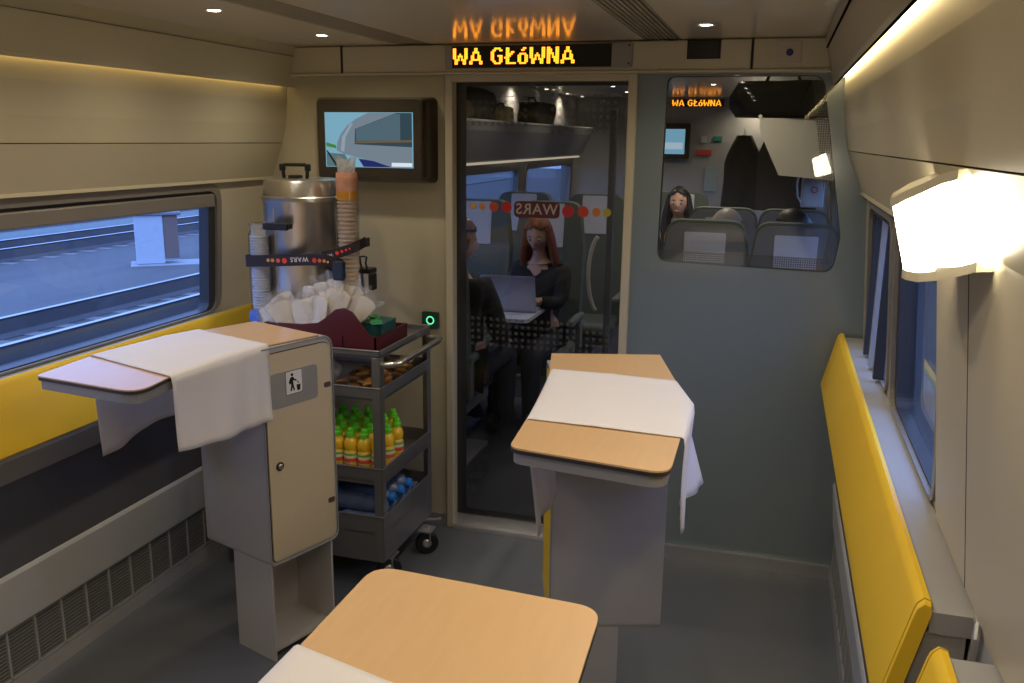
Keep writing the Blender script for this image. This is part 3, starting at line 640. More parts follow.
# cup stacks in plastic sleeves
SLV = glass('plastic_sleeve', (.86, .87, .9), rough=.12, ior=1.35)
def cup_stack(nm, x, y, z0, z1, r0, r1, step, m, lab, grp, stripe=None):
    t = thing(nm, (x, y, z0), lab, 'cups')
    pf = []; z = z0; k = 0
    N = int((z1-z0)/step)
    for k in range(N):
        zz = z0+k*step; pf += [(r0, zz), (r1, zz+step*.55), (r1, zz+step*.85), (r0, zz+step*.9)]
    bm = BM(); lathe(bm, [(0, z0)]+pf+[(0, z0+N*step)], (x, y, 0), 24); mk('stacked_cups', bm, m, t, True, ang=30)
    return t
t1 = cup_stack('cup_stack', -1.905, 2.99, .957, 1.385, .032, .036, .011, mat('cup_white', (.62, .64, .68), rough=.5), 'stack of white cups in clear sleeve, left of the urn', 'cup stacks')
bm = BM(); lathe(bm, [(.041, .957), (.043, 1.2), (.041, 1.385), (.030, 1.40), (.036, 1.412), (.040, 1.425), (.034, 1.417)], (-1.905, 2.99, 0), 20); mk('sleeve', bm, SLV, t1, True)
bm = BM(); disc(bm, (-1.915, 2.946, 1.06), .034, (.7, -.1, 0), (0, 0, 1), 18, (0, -.001, 0)); mk('sleeve_print', bm, mat('print_blue', (.04, .16, .62)), t1)
t2 = cup_stack('cup_stack', -1.545, 3.03, .957, 1.60, .033, .0385, .016, mat('cup_kraft', (.66, .52, .38), rough=.6), 'tall stack of brown paper cups in a clear bag with orange print, before the television', 'cup stacks')
bm = BM(); lathe(bm, [(.042, 1.30), (.043, 1.50), (.041, 1.60), (.036, 1.62)], (-1.545, 3.03, 0), 18); mk('sleeve', bm, SLV, t2, True)
rnd = random.Random(8)
for (cx_, cy_, z0_, r0_, tt, hh) in ((-1.545, 3.03, 1.59, .040, t2, .085), (-1.905, 2.99, 1.375, .034, t1, .045)):
    bm = BM(); rows = []
    for i in range(6):
        q = i/5; rows.append([bm.verts.new((cx_+r0_*(1+.12*q*rnd.uniform(-1, 1)-.15*math.sin(q*3))*math.cos(a), cy_+r0_*.8*(1+.2*q*rnd.uniform(-1, 1))*math.sin(a), z0_+hh*q+.01*q*rnd.uniform(-1, 1))) for a in [2*math.pi*k/16 for k in range(16)]])
    for a, b in zip(rows, rows[1:]):
        for k in range(16): bm.faces.new((a[k], a[(k+1) % 16], b[(k+1) % 16], b[k]))
    mk('crumpled_top', bm, FILMD, tt)
bm = BM(); lathe(bm, [(.0395, 1.553), (.0405, 1.57), (.0405, 1.60), (.0385, 1.62)], (-1.545, 3.03, 0), 24); mk('sleeve_print', bm, mat('print_orange', (.90, .20, .02), rough=.4, scale=38, col2=(.85, .62, .50)), t2, True)
bm = BM(); lathe(bm, [(.0390, 1.52), (.0400, 1.535), (.0400, 1.55), (.0395, 1.553)], (-1.545, 3.03, 0), 24); mk('sleeve_band', bm, mat('print_yellow', (.80, .36, .03), rough=.5), t2, True)
# strap around urn and cups
t = thing('printed_strap', (-1.80, 2.97, 1.26), 'black strap printed with coloured dots, tied around the urn and cups', 'strap')
path = [(-1.957, 3.04, 1.255), (-1.955, 2.965, 1.255), (-1.940, 2.948, 1.257), (-1.80, 2.945, 1.266), (-1.66, 2.945, 1.277), (-1.60, 2.945, 1.278), (-1.56, 2.958, 1.266), (-1.54, 2.975, 1.256)]
def band(bm, P, h, th=.0012):
    a = [(bm.verts.new(p), bm.verts.new((p[0], p[1], p[2]+h))) for p in P]
    for q, r in zip(a, a[1:]): bm.faces.new((q[0], r[0], r[1], q[1]))
bm = BM(); band(bm, path, .044); band(bm, [(-1.957, 3.04, 1.255), (-1.98, 3.15, 1.265), (-1.95, 3.28, 1.27), (-1.81, 3.33, 1.28), (-1.6, 3.25, 1.31), (-1.49, 3.10, 1.34), (-1.474, 3.03, 1.345)], .034)
band(bm, [(-1.62, 2.958, 1.290), (-1.56, 2.957, 1.304), (-1.50, 2.962, 1.325), (-1.474, 2.98, 1.338), (-1.474, 3.03, 1.345)], .040)
sb_ = mk('band', bm, mat('strap_black', (.025, .012, .012), rough=.6), t)
bm = BM(); box(bm, (-1.57, 2.940, 1.225), (-1.525, 2.965, 1.298), .006); mk('buckle', bm, mat('buckle_blue', (.01, .02, .035), rough=.4), t)
for i, (x, dz, r, c) in enumerate([(-1.842, .0205, .0065, (.75, .42, .05)), (-1.823, .021, .0075, (.75, .30, .05)), (-1.799, .021, .0085, (.75, .13, .04)), (-1.772, .022, .0105, (.85, .06, .02)), (-1.645, .0295, .009, (.70, .06, .02)), (-1.623, .0295, .0075, (.75, .13, .04)), (-1.604, .029, .0065, (.75, .3, .05)), (-1.589, .026, .0045, (.75, .5, .15))]):
    bm = BM(); disc(bm, (x, 2.9442, 1.269+dz-.002), r, (1, 0, 0), (0, 0, 1), 16, (0, -.0006, 0)); mk('dot', bm, mat('strap_dot_%d' % i, c, rough=.6), sb_)
Mt = Matrix.Translation((-1.708, 2.9435, 1.2975)) @ Matrix.Rotation(R(90), 4, 'X') @ Matrix.Rotation(R(184), 4, 'Z')
mk('lettering', text_bm('WARS', .025, Mt, .0004, 1.2), mat('strap_letter', (.75, .7, .68)), sb_)
for i, (x, z, r) in enumerate([(-1.555, 1.324, .0075), (-1.535, 1.331, .006), (-1.518, 1.337, .005), (-1.503, 1.342, .004)]):
    bm = BM(); disc(bm, (x, 2.9555, z+.003), r, (1, 0, 0), (0, 0, 1), 14, (0, -.0006, 0)); mk('dot', bm, MAT['strap_dot_3'], sb_)
Mt = Matrix.Translation((-1.588, 2.9545, 1.317)) @ Matrix.Rotation(R(90), 4, 'X') @ Matrix.Rotation(R(196), 4, 'Z')
mk('lettering', text_bm('WA', .017, Mt, .0004, 1.1), MAT['strap_letter'], sb_)
# maroon holder with wavy front
t = thing('condiment_holder', (-1.62, 3.03, .956), 'dark maroon open holder with a wavy front on the trolley top', 'holder')
MRN = mat('maroon_plastic', (.10, .012, .016), rough=.35, coat=.2)
hx0, hx1, hy0, hy1 = -1.86, -1.392, 2.925, 3.22
fp = [(hx0, .958), (hx1, .958), (hx1, 1.02), (-1.425, 1.035), (-1.455, 1.075), (-1.485, 1.112), (-1.52, 1.126), (-1.555, 1.118), (-1.595, 1.085), (-1.63, 1.062), (-1.70, 1.052), (hx0, 1.05)]
bm = BM(); prism(bm, [(a, hy0, b) for a, b in fp], (0, .006, 0)); mk('front_panel', bm, MRN, t)
bm = BM(); box(bm, (hx1-.006, hy0, .958), (hx1, hy1, 1.02)); box(bm, (hx0, hy0, .958), (hx0+.006, hy1, 1.05)); box(bm, (hx0, hy1-.006, .958), (hx1, hy1, 1.02)); box(bm, (hx0, hy0, .957), (hx1, hy1, .962)); box(bm, (-1.53, hy0, .96), (-1.525, hy1, 1.02)); mk('tray_box', bm, MRN, t)
# packets of cutlery standing in the holder
PKT = mat('packet_film', (.95, .84, .62), rough=.45, scale=30, col2=(.75, .68, .56), coat=.3, coatr=.2, bump=.5, bscale=90)
def packet(x, y, z, lean, yaw_, w_, h_, label, first=[None]):
    M = T(x, y, z, yaw_) @ Matrix.Rotation(lean, 4, 'Y')
    if first[0] is None:
        t = thing('cutlery_packet', (0, 0, 0), '', 'packet', 'film wrapped cutlery packets in the maroon holder')
        bm = BM(); rows = []
        for i in range(9):
            s = i/8; wd = .018+.018*math.sin(s*2.6); th = .004+.006*math.sin(s*3.1); row = []
            for k in range(12):
                a = 2*math.pi*k/12; row.append(bm.verts.new(((.012+.030*s**.7)*math.cos(a), (.0035+.002*math.sin(k*2.5+s*6))*math.sin(a)+.0035*math.sin(s*5+math.cos(a)*5), s*.142-.012*s*abs(math.cos(a))**3)))
            rows.append(row)
        for a, b in zip(rows, rows[1:]):
            for k in range(12): bm.faces.new((a[k], a[(k+1) % 12], b[(k+1) % 12], b[k]))
        bm.faces.new(rows[0]); bm.faces.new(rows[-1]); mk('packet_body', bm, PKT, t, True, ang=60)
        rnd = random.Random(4); bm = BM(); rows = []
        for i in range(6):
            s = i/5; row = []
            for k in range(14):
                a = 2*math.pi*k/14; q = 1+.25*s*rnd.uniform(-1, 1); row.append(bm.verts.new(((.036+.012*s)*q*math.cos(a), (.012+.010*s)*q*math.sin(a), .07+s*.085+.012*s*rnd.uniform(-1, 1))))
            rows.append(row)
        for a, b in zip(rows, rows[1:]):
            for k in range(14): bm.faces.new((a[k], a[(k+1) % 14], b[(k+1) % 14], b[k]))
        mk('film_crown', bm, FILMC, t)
        first[0] = t; t.matrix_basis = M; o = t
    else: o = copy_tree(first[0], M @ Matrix.Diagonal((w_, 1, h_, 1)))
    o['label'] = label
rnd = random.Random(11); pk = 0
PL = 'clear wrapped packet of white cutlery, one of the fanned bundle before the urn'
for x, y, z, ln, sc_ in [(-1.80, 2.95, .985, -.75, 1.0), (-1.775, 2.96, .985, -.55, 1.0), (-1.75, 2.955, .985, -.38, 1.0), (-1.725, 2.965, .985, -.22, 1.0), (-1.70, 2.95, .985, -.08, 1.0), (-1.675, 2.96, .985, .02, 1.05), (-1.65, 2.95, .99, .12, 1.1), (-1.625, 2.96, 1.0, .2, 1.15), (-1.60, 2.95, 1.01, .28, 1.2), (-1.575, 2.965, 1.02, .38, 1.25), (-1.59, 2.98, 1.04, .1, 1.2), (-1.63, 2.985, 1.03, -.05, 1.15), (-1.68, 2.985, 1.02, -.25, 1.1), (-1.74, 2.985, 1.01, -.5, 1.05), (-1.55, 2.97, 1.02, .62, 1.1)]:
    packet(x, y, z, ln, rnd.uniform(-.5, .5), 1.15, sc_*1.1, PL)
# teal box, green sachets, small jar behind
t = thing('tea_box', (-1.45, 3.05, .962), 'teal cardboard box at the right end of the maroon holder', 'box')
bm = BM(); box(bm, (-1.485, 3.0, .963), (-1.40, 3.13, 1.055), .002, 1); mk('carton', bm, mat('teal_card', (.015, .085, .08), rough=.5), t)
bm = BM(); box(bm, (-1.487, 2.998, 1.053), (-1.398, 3.132, 1.060), .002, 1); mk('carton_lid', bm, mat('teal_card_lid', (.02, .11, .10), rough=.5), t)
gs = thing('green_sachet', (-1.5, 3.02, 1.05), 'crumpled green sachets lying above the teal box', 'sachet')
rnd = random.Random(5)
for k in range(5):
    bm = BM(); M = T(-1.485+.018*k, 3.0+rnd.uniform(-.02, .05), 1.066+rnd.uniform(0, .012), rnd.uniform(0, 3)) @ Matrix.Rotation(rnd.uniform(-.7, .7), 4, 'X'); box(bm, (-.024, -.012, -.003), (.024, .012, .003), .002, 1, M); mk('sachet', bm, mat('green_foil', (.04, .30, .10), rough=.25, coat=.5), gs)
t = thing('small_jug', (-1.485, 3.06, .962), 'small steel jug with a black clip lid beside the cup stack', 'jug')
bm = BM(); lathe(bm, [(0, .963), (.03, .963), (.032, 1.0), (.030, 1.225), (.026, 1.235), (0, 1.235)], (-1.550, 3.10, 0), 20); mk('body', bm, STEEL, t, True)
bm = BM(); box(bm, (-1.548, 3.09, 1.232), (-1.485, 3.15, 1.252), .005); tube(bm, [(-1.520, 3.09, 1.24), (-1.522, 3.08, 1.275), (-1.524, 3.08, 1.30), (-1.508, 3.08, 1.302), (-1.495, 3.08, 1.30), (-1.500, 3.08, 1.275), (-1.495, 3.09, 1.24)], .004, 6); box(bm, (-1.492, 3.08, 1.17), (-1.472, 3.12, 1.235), .004); mk('clip_lid', bm, BLACK, t)
# snack packets on the second shelf
rnd = random.Random(21)
SN = [mat('snack_a', (.45, .16, .03), rough=.3, scale=60, col2=(.75, .42, .12)), mat('snack_b', (.10, .04, .02), rough=.3, scale=60, col2=(.4, .2, .08)), mat('snack_c', (.40, .22, .10), rough=.35, scale=60, col2=(.12, .04, .02))]
def wrap_bm():
    bm = BM(); rows = []
    for i in range(7):
        s = -1+i/3; r = .5+.5*(1-abs(s)**3); hgt = .010*(1-abs(s)**2.5)+.0008; rows.append([bm.verts.new((s*.030, r*.017*math.cos(2*math.pi*k/8), hgt*math.sin(2*math.pi*k/8))) for k in range(8)])
    for a, b in zip(rows, rows[1:]):
        for k in range(8): bm.faces.new((a[k], a[(k+1) % 8], b[(k+1) % 8], b[k]))
    bm.faces.new(rows[0]); bm.faces.new(rows[-1]); return bm
protos = []
for k in range(3):
    o = mk('snack_packet', wrap_bm(), SN[k], None, True, ang=50); protos.append(o)
n = 0
for layer in range(4):
    for k in range(14):
        o = protos[n] if n < 3 else protos[n % 3].copy()
        if n >= 3: COL.objects.link(o)
        x = rnd.uniform(-1.56, -1.40); y = rnd.uniform(2.94, 3.30)
        o.matrix_basis = T(x, y, .802+layer*.016, rnd.uniform(0, 3.1)) @ Matrix.Rotation(rnd.uniform(-.4, .4), 4, 'X') @ Matrix.Rotation(rnd.uniform(-.3, .3), 4, 'Y')
        tag(o, 'small foil wrapped snack in the brown orange heap on the upper trolley shelf', 'snack', 'wrapped snacks heaped on the trolley shelf'); n += 1
bm = BM(); bmesh.ops.create_icosphere(bm, subdivisions=4, radius=1)
for v in bm.verts:
    p = v.co; q = 1+.10*math.sin(p.x*7+p.z*5)+.06*math.sin(p.y*13+p.x*9); v.co = Vector((p.x*.085*q, p.y*.07*q, max(p.z*.07*q, -.05)))
o = mk('plastic_bag', bm, mat('bag_white', (.40, .40, .42), rough=.4, coat=.4), None, True, ang=80); o.location = (-1.675, 3.0, .842); tag(o, 'crumpled white plastic bag on the upper trolley shelf behind the waste cabinet', 'bag')
# juice bottles
JL = mat('juice_label', (.95, .30, .06), rough=.5, scale=55, col2=(.62, .75, .35)); JU = mat('juice_orange', (1.0, .62, .03), rough=.25, coat=.4, var=.05)
GC = mat('green_cap', (.16, .72, .03), rough=.35)
def juice():
    t = thing('juice_bottle', (0, 0, 0), '', 'bottle', 'orange juice bottles on the middle trolley shelf')
    bm = BM(); lathe(bm, [(0, 0), (.022, 0), (.0255, .006), (.0255, .035), (.023, .042), (.0255, .050), (.0255, .088), (.0215, .096), (.0245, .104), (.0255, .118), (.022, .134), (.013, .143), (.0125, .150), (0, .150)], seg=24); mk('bottle_body', bm, JU, t, True)
    bm = BM(); lathe(bm, [(.0259, .048), (.0262, .050), (.0262, .086), (.0259, .088)], seg=24); lw_ = mk('label_wrap', bm, mat('label_cream', (.80, .82, .52), rough=.5), t, True)
    bm = BM(); lathe(bm, [(.0263, .052), (.0265, .053), (.0265, .066), (.0263, .067)], seg=24); mk('label_band', bm, mat('label_red', (.85, .12, .03), rough=.5), lw_, True)
    bm = BM(); lathe(bm, [(.0263, .078), (.0265, .079), (.0265, .085), (.0263, .086)], seg=24); mk('label_band', bm, mat('label_green', (.20, .50, .06), rough=.5), lw_, True)
    bm = BM(); lathe(bm, [(0, .146), (.0165, .146), (.0165, .160), (.013, .163), (.0115, .176), (.008, .179), (0, .179)], seg=20); mk('cap', bm, GC, t, True)
    return t
jp = juice(); n = 0
for j in range(5):
    for k in range(7):
        if k == 0 and j > 2: continue
        M = (T(-1.4005, 2.945+j*.086, .463, random.uniform(0, 6)) if k == 0 else T(-1.402-k*.0575-(.01*(j % 2)), 2.945+j*.068, .463, random.uniform(0, 6))) @ Matrix.Diagonal((1.08, 1.08, 1.06, 1))
        o = jp if n == 0 else copy_tree(jp, None)
        o.matrix_basis = M; n += 1
        o['label'] = ('green capped orange juice bottle in the row along the right end of the trolley' if k == 0 else 'green capped orange juice bottle in the front row of the middle trolley shelf' if j == 0 else 'green capped orange juice bottle standing behind the front row on the shelf')
# water bottles, lying, caps to the right
WB = mat('water_plastic', (.30, .42, .72), rough=.12, trans=.5, coat=.8, spec=.8, var=.2, scale=25); BC = mat('blue_cap', (.02, .25, .85), rough=.35)
def water():
    t = thing('water_bottle', (0, 0, 0), '', 'bottle', 'water bottles lying in the bottom of the trolley')
    pf = [(0, 0), (.026, 0), (.031, .006)]
    for k in range(7): pf += [(.031, .015+k*.017), (.0285, .022+k*.017)]
    pf += [(.031, .135), (.031, .150), (.026, .168), (.014, .182), (.0125, .19), (0, .19)]
    M = Matrix.Rotation(R(90), 4, 'Y')
    bm = BM(); lathe(bm, pf, seg=20, M=M); mk('bottle_body', bm, WB, t, True)
    bm = BM(); lathe(bm, [(0, .186), (.0165, .186), (.0165, .202), (.014, .206), (0, .206)], seg=20, M=M); mk('cap', bm, BC, t, True)
    return t
wp = water(); n = 0
for row, (x0, zz) in enumerate(((-1.385, .279), (-1.61, .279), (-1.602, .336), (-1.84, .336))):
    for j in range(6 if row < 2 else 4):
        o = wp if n == 0 else copy_tree(wp, None); n += 1
        o.matrix_basis = T(x0+random.uniform(-.008, .008), 2.945+j*.070, zz, math.pi) if row < 2 else T(x0+random.uniform(-.006, .006), 2.975+j*.080, zz) @ Matrix.Diagonal((1.05, 1.2, 1.2, 1))
        o['label'] = 'clear water bottle with blue cap lying in the upper layer of the bottom bin' if row >= 2 else 'clear water bottle lying underneath the others in the trolley bottom bin'

# ------------------------------------------------------------------ outside: dusk rail yard
def at_out(px, zpl): pass
GR = mat('ballast_ground', (.15, .14, .13), rough=.95, scale=1.6, stretch=(1, .06, 1), col2=(.06, .06, .07), bump=.6, bscale=8)
bm = BM(); box(bm, (-90, -60, -1.3), (60, 90, -1.2)); o = mk('ground', bm, GR); o['kind'] = 'structure'
RAILM = mat('rail_steel', (.055, .05, .055), rough=.45, metal=.3)
RAILT = mat('rail_top', (.42, .42, .45), rough=.35, metal=.6)
SLP = mat('sleeper_wood', (.22, .20, .19), rough=.9, var=.15)
def track(xc, y0, y1, label, w=1.43):
    t = thing('railway_track', (xc, (y0+y1)/2, -1.2), label, 'track', 'railway tracks outside the window')
    for sx in (-1, 1):
        x = xc+sx*w/2; bm = BM()
        prism(bm, [(x-.12, y0, -1.19), (x+.12, y0, -1.19), (x+.06, y0, -1.12), (x+.03, y0, -.93), (x+.045, y0, -.90), (x-.045, y0, -.90), (x-.03, y0, -.93), (x-.06, y0, -1.12)], (0, y1-y0, 0)); r = mk('rail', bm, RAILM, t)
        bm = BM(); box(bm, (x-.045, y0, -.902), (x+.045, y1, -.895)); mk('running_surface', bm, RAILT, r)
    bm = BM(); k = y0
    while k < y1: box(bm, (xc-1.25, k, -1.2), (xc+1.25, k+.25, -1.19), .003, 1); k += .62
    o = mk('sleepers', bm, SLP, t); o['kind'] = 'stuff'
    return t
track(-10.05, -4, 34, 'railway track closest to the big left window')
track(-17.95, -2, 40, 'railway track just beyond the pale trackside cabinet')
track(-23.2, 0, 60, 'farthest railway track, along the top of the left window')
bm = BM(); box(bm, (-21.9, -10, -1.2), (-19.2, 70, -1.13), .03, 1); o = mk('gravel_strip', bm, mat('yard_path', (.17, .20, .19), rough=.9, scale=1, stretch=(1, .05, 1), col2=(.09, .11, .11))); o['kind'] = 'structure'
t = thing('signal_cabinet', (-13.8, 17.3, -1.2), 'pale trackside cabinet with brown side, outside the left window', 'cabinet', None, R(39)); Wc = wm(t)
def cb(nm, a, b, m): bm = BM(); box(bm, a, b, .02, 1, Wc); mk(nm, bm, m, t)
cb('cabinet_body', (-.42, -.2, .02), (.20, .35, 1.15), mat('cabinet_pale', (.50, .52, .56), rough=.6))
cb('side_panel', (.20, -.18, .15), (.52, .33, 1.13), mat('cabinet_brown', (.20, .13, .11), rough=.7))
cb('roof', (-.50, -.26, 1.14), (.60, .41, 1.22), mat('cabinet_roof', (.20, .19, .22), rough=.7))
bm = BM(); box(bm, (-.55, -.40, -.02), (2.6, .5, .02), .01, 1, Wc); o = mk('concrete_plinth', bm, mat('plinth', (.34, .34, .36), rough=.9)); tag(o, 'pale concrete slab under the trackside cabinet', 'slab')
bm = BM(); box(bm, (3.4, -20, -1.2), (3.7, 50, 1.5), .03); o = mk('trackside_wall', bm, mat('noise_wall', (.05, .055, .06), rough=.8, var=.2, scale=.8)); o['kind'] = 'structure'

# ------------------------------------------------------------------ the next coach seen through the door and partition
Y2, Y3 = 3.68, 9.8
NF = mat('carpet_dark', (.05, .05, .055), rough=.9, bump=.3, bscale=300)
NW = mat('coach_wall_grey', (.34, .32, .29), rough=.5)
bm = BM(); box(bm, (CX-1.4, D+.02, -.06), (CX+1.4, Y3, 0)); struct('floor', bm, NF)
bm = BM(); box(bm, (CX-1.3, D+.1, 2.2), (CX+1.3, Y3, 2.23)); struct('ceiling', bm, CEIL)
bm = BM(); box(bm, (CX-1.4, Y3, 0), (CX+1.4, Y3+.05, CH+.1)); struct('wall_back', bm, NW)
def wall2(side, nm):
    bm = BM(); prof_strip(bm, side, [(1.30, 0), (1.30, .82)], D+.05, Y3); struct('wall_'+nm, bm, GREYP)
    bm = BM(); prof_strip(bm, side, [(1.262, 1.56), (1.25, 1.78), (1.24, 2.23)], D+.05, Y3); struct('wall_'+nm, bm, NW)
    hs = [rrect(a, .90, b, 1.50, .07) for a, b in ((3.95, 5.6), (5.85, 7.62), (7.85, 9.7))]
    fn = lambda y, z, d=0: (X(side, 1.30-(z-.82)*.05+d), y, z)
    bm = BM(); holed(bm, [(D+.05, .82), (Y3, .82), (Y3, 1.56), (D+.05, 1.56)], hs, fn); struct('wall_'+nm, bm, NW)
    for i, (a, b) in enumerate(((3.95, 5.6), (5.85, 7.62), (7.85, 9.7))):
        bm = BM(); ring(bm, rrect(a-.03, .87, b+.03, 1.53, .09), rrect(a+.02, .92, b-.02, 1.48, .06), lambda y, z: fn(y, z, -.012), (side*.05, 0, 0)); wf = struct('window_%d' % (12+i+(3 if side > 0 else 0)), bm, FRAMEM)
        bm = BM(); prism(bm, [fn(y, z, .03) for y, z in rrect(a, .90, b, 1.50, .07)], (side*.006, 0, 0)); mk('window_pane', bm, CLEAR, wf)
wall2(-1, 'left'); wall2(1, 'right')
# luggage racks
def rack(side, y0, y1, xi, label):
    t = thing('luggage_rack', (X(side, 1.15), (y0+y1)/2, 1.58), label, 'rack', 'overhead luggage racks in the next coach')
    bm = BM(); xo = X(side, 1.2); prism(bm, [(xi, y0, 1.855), (xi, y0, 1.80), (xi+side*.10, y0, 1.60), (xo, y0, 1.58), (xo, y0, 1.84)], (0, y1-y0, 0)); mk('rack_body', bm, mat('rack_grey', (.20, .19, .19), rough=.4) if side < 0 else mat('rack_beige', (.50, .47, .40), rough=.5), t)
    bm = BM(); tube(bm, [(xi, y0, 1.862), (xi, y1, 1.862)], .009, 8); mk('edge_rail', bm, mat('rail_pale', (.6, .58, .52), rough=.4), t)
    if side < 0: bm = BM(); box(bm, (xi+side*.11, y0+.05, 1.572), (xi+side*.15, y1-.05, 1.587)); mk('light_strip', bm, emis('rack_strip', (1, .85, .60), .9), t)
    return t
rack(-1, 4.0, 9.1, -1.86, 'grey overhead luggage rack above the blue windows, seen through the glass door')
rack(1, 4.3, 8.2, -.10, 'overhead luggage rack seen through the partition window, under the black bag')
def bag(nm, c, s, m, label, cat, rz=0, seed=0):
    t = thing(nm, (c[0], c[1], c[2]), label, cat, None)
    rnd = random.Random(seed); bm = BM(); bmesh.ops.create_cube(bm, size=2); bmesh.ops.subdivide_edges(bm, edges=bm.edges[:], cuts=6, use_grid_fill=True)
    for v in bm.verts:
        p = v.co.copy(); n = p.normalized(); q = p.lerp(n*1.25, .55); k = 1+.06*math.sin(q.x*4+seed)+.05*math.sin(q.y*5+q.z*3+seed*2)
        v.co = Vector((q.x*s[0]*k, q.y*s[1]*k, max(q.z*s[2]*k, -s[2])+s[2]))
    bmesh.ops.transform(bm, matrix=T(*c, rz), verts=bm.verts[:]); mk('bag_body', bm, m, t, True, ang=80)
    bm = BM(); tube(bm, [Vector(c)+Vector((-s[0]*.4, -s[1]*.5, s[2]*1.8)), Vector(c)+Vector((-s[0]*.3, -s[1]*.6, s[2]*2.35)), Vector(c)+Vector((s[0]*.3, -s[1]*.6, s[2]*2.35)), Vector(c)+Vector((s[0]*.4, -s[1]*.5, s[2]*1.8))], .010, 8); mk('carry_handle', bm, BLACK, t, True)
    return t
FB = mat('black_fabric', (.02, .02, .022), rough=.8)
bag('travel_bag', (-1.99, 5.75, 1.862), (.11, .25, .10), FB, 'dark bag on the left luggage rack beside the olive one', 'bag', 0, 1)
bag('travel_bag', (-1.97, 5.25, 1.862), (.10, .22, .065), mat('olive_fabric', (.13, .10, .035), rough=.8), 'olive brown bag lying on the left luggage rack', 'bag', 0, 2)
bag('paper_bag', (-1.93, 6.25, 1.862), (.06, .09, .055), mat('cream_paper', (.75, .62, .28), rough=.7), 'small cream package on the luggage rack behind the glass door', 'bag', 0, 3)
bag('travel_bag', (-1.96, 7.3, 1.862), (.09, .30, .09), FB, 'dark bag at the far end of the left luggage rack', 'bag', 0, 4)
bag('travel_bag', (-.01, 4.75, 1.868), (.215, .20, .085), FB, 'large black bag on the right luggage rack, seen through the partition window', 'bag', 0, 5)
# seats
STG = mat('seat_grey_green', (.105, .125, .10), rough=.8, bump=.3, bscale=300)
STF = mat('seat_shell', (.20, .20, .19), rough=.5)
ATM = mat('antimacassar', (.60, .60, .64), rough=.9)
def seat_proto():
    t = thing('passenger_chair', (0, 0, 0), '', 'chair')
    def plate(pr2, y0, y1, dy, m, nm, sm=True):
        bm = BM(); A = [bm.verts.new((a, y0+dy*(b-.45), b)) for a, b in pr2]; B = [bm.verts.new((a, y1+dy*(b-.45), b)) for a, b in pr2]
        for k in range(len(A)): j = (k+1) % len(A); bm.faces.new((A[k], A[j], B[j], B[k]))
        bm.faces.new(A[::-1]); bm.faces.new(B); return mk(nm, bm, m, t, sm)
    # faces +y, backrest at y 0
    plate(rpoly([(-.23, .38), (.23, .38), (.235, 1.05), (.195, 1.35), (-.195, 1.35), (-.235, 1.05)], [.03, .03, .15, .08, .08, .15]), -.02, .07, -.13, STG, 'backrest')
    plate(rpoly([(-.225, .40), (.225, .40), (.228, 1.05), (.185, 1.335), (-.185, 1.335), (-.228, 1.05)], [.03, .03, .15, .08, .08, .15]), -.036, -.019, -.13, STF, 'back_shell')
    plate(rrect(-.105, 1.0, .105, 1.29, .006, 2), -.043, -.0365, -.13, ATM, 'headrest_cover')
    plate(rrect(-.10, 1.06, .10, 1.34, .01, 2), .071, .075, -.13, ATM, 'headrest_cover')
    bm = BM(); box(bm, (-.22, .03, .36), (.22, .49, .46), .035, 3); mk('seat_cushion', bm, STG, t, True)
    bm = BM(); box(bm, (-.20, .05, .30), (.20, .44, .37), .01); box(bm, (-.05, .1, 0), (.05, .4, .31), .01); box(bm, (-.20, .05, 0), (.20, .44, .03), .01); mk('pedestal', bm, STF, t)
    for sx in (-1, 1):
        bm = BM(); box(bm, (sx*.235-.022, -.02, .60), (sx*.235+.022, .34, .64), .012, 2); box(bm, (sx*.235-.012, -.02, .40), (sx*.235+.012, .05, .62), .006); mk('armrest', bm, STF, t, True)
    return t
sp = None
SEATS = [(-1.71, 4.22, 0, 'seat nearest the glass door on its left side, back towards the camera'),
 (-1.42, 5.62, 180, 'seat behind the woman with the laptop, facing the glass door'),
 (-1.92, 5.62, 180, 'window seat beside the woman with the laptop'),
 (-1.30, 6.55, 180, 'aisle seat with a white headrest cover, behind the laptop woman\'s seat'),
 (-1.86, 6.55, 180, 'window seat two rows behind the glass door'),
 (-.34, 4.80, 0, 'left one of the two nearest seats below the partition window'),
 (.11, 4.80, 0, 'right one of the two nearest seats below the partition window'),
 (-.31, 5.75, 0, 'empty left seat in the row ahead of the two front seats'),
 (.11, 5.75, 0, 'empty right seat in the row ahead of the two front seats'),
 (-.72, 7.08, 180, 'seat of the smiling woman, facing the camera')]
for x, y, a, lab in SEATS:
    M = T(x, y, 0, R(a))
    if sp is None: sp = seat_proto(); o = sp
    else: o = copy_tree(sp, None)
    o.matrix_basis = M; o['label'] = lab; o['group'] = 'passenger seats of the next coach'
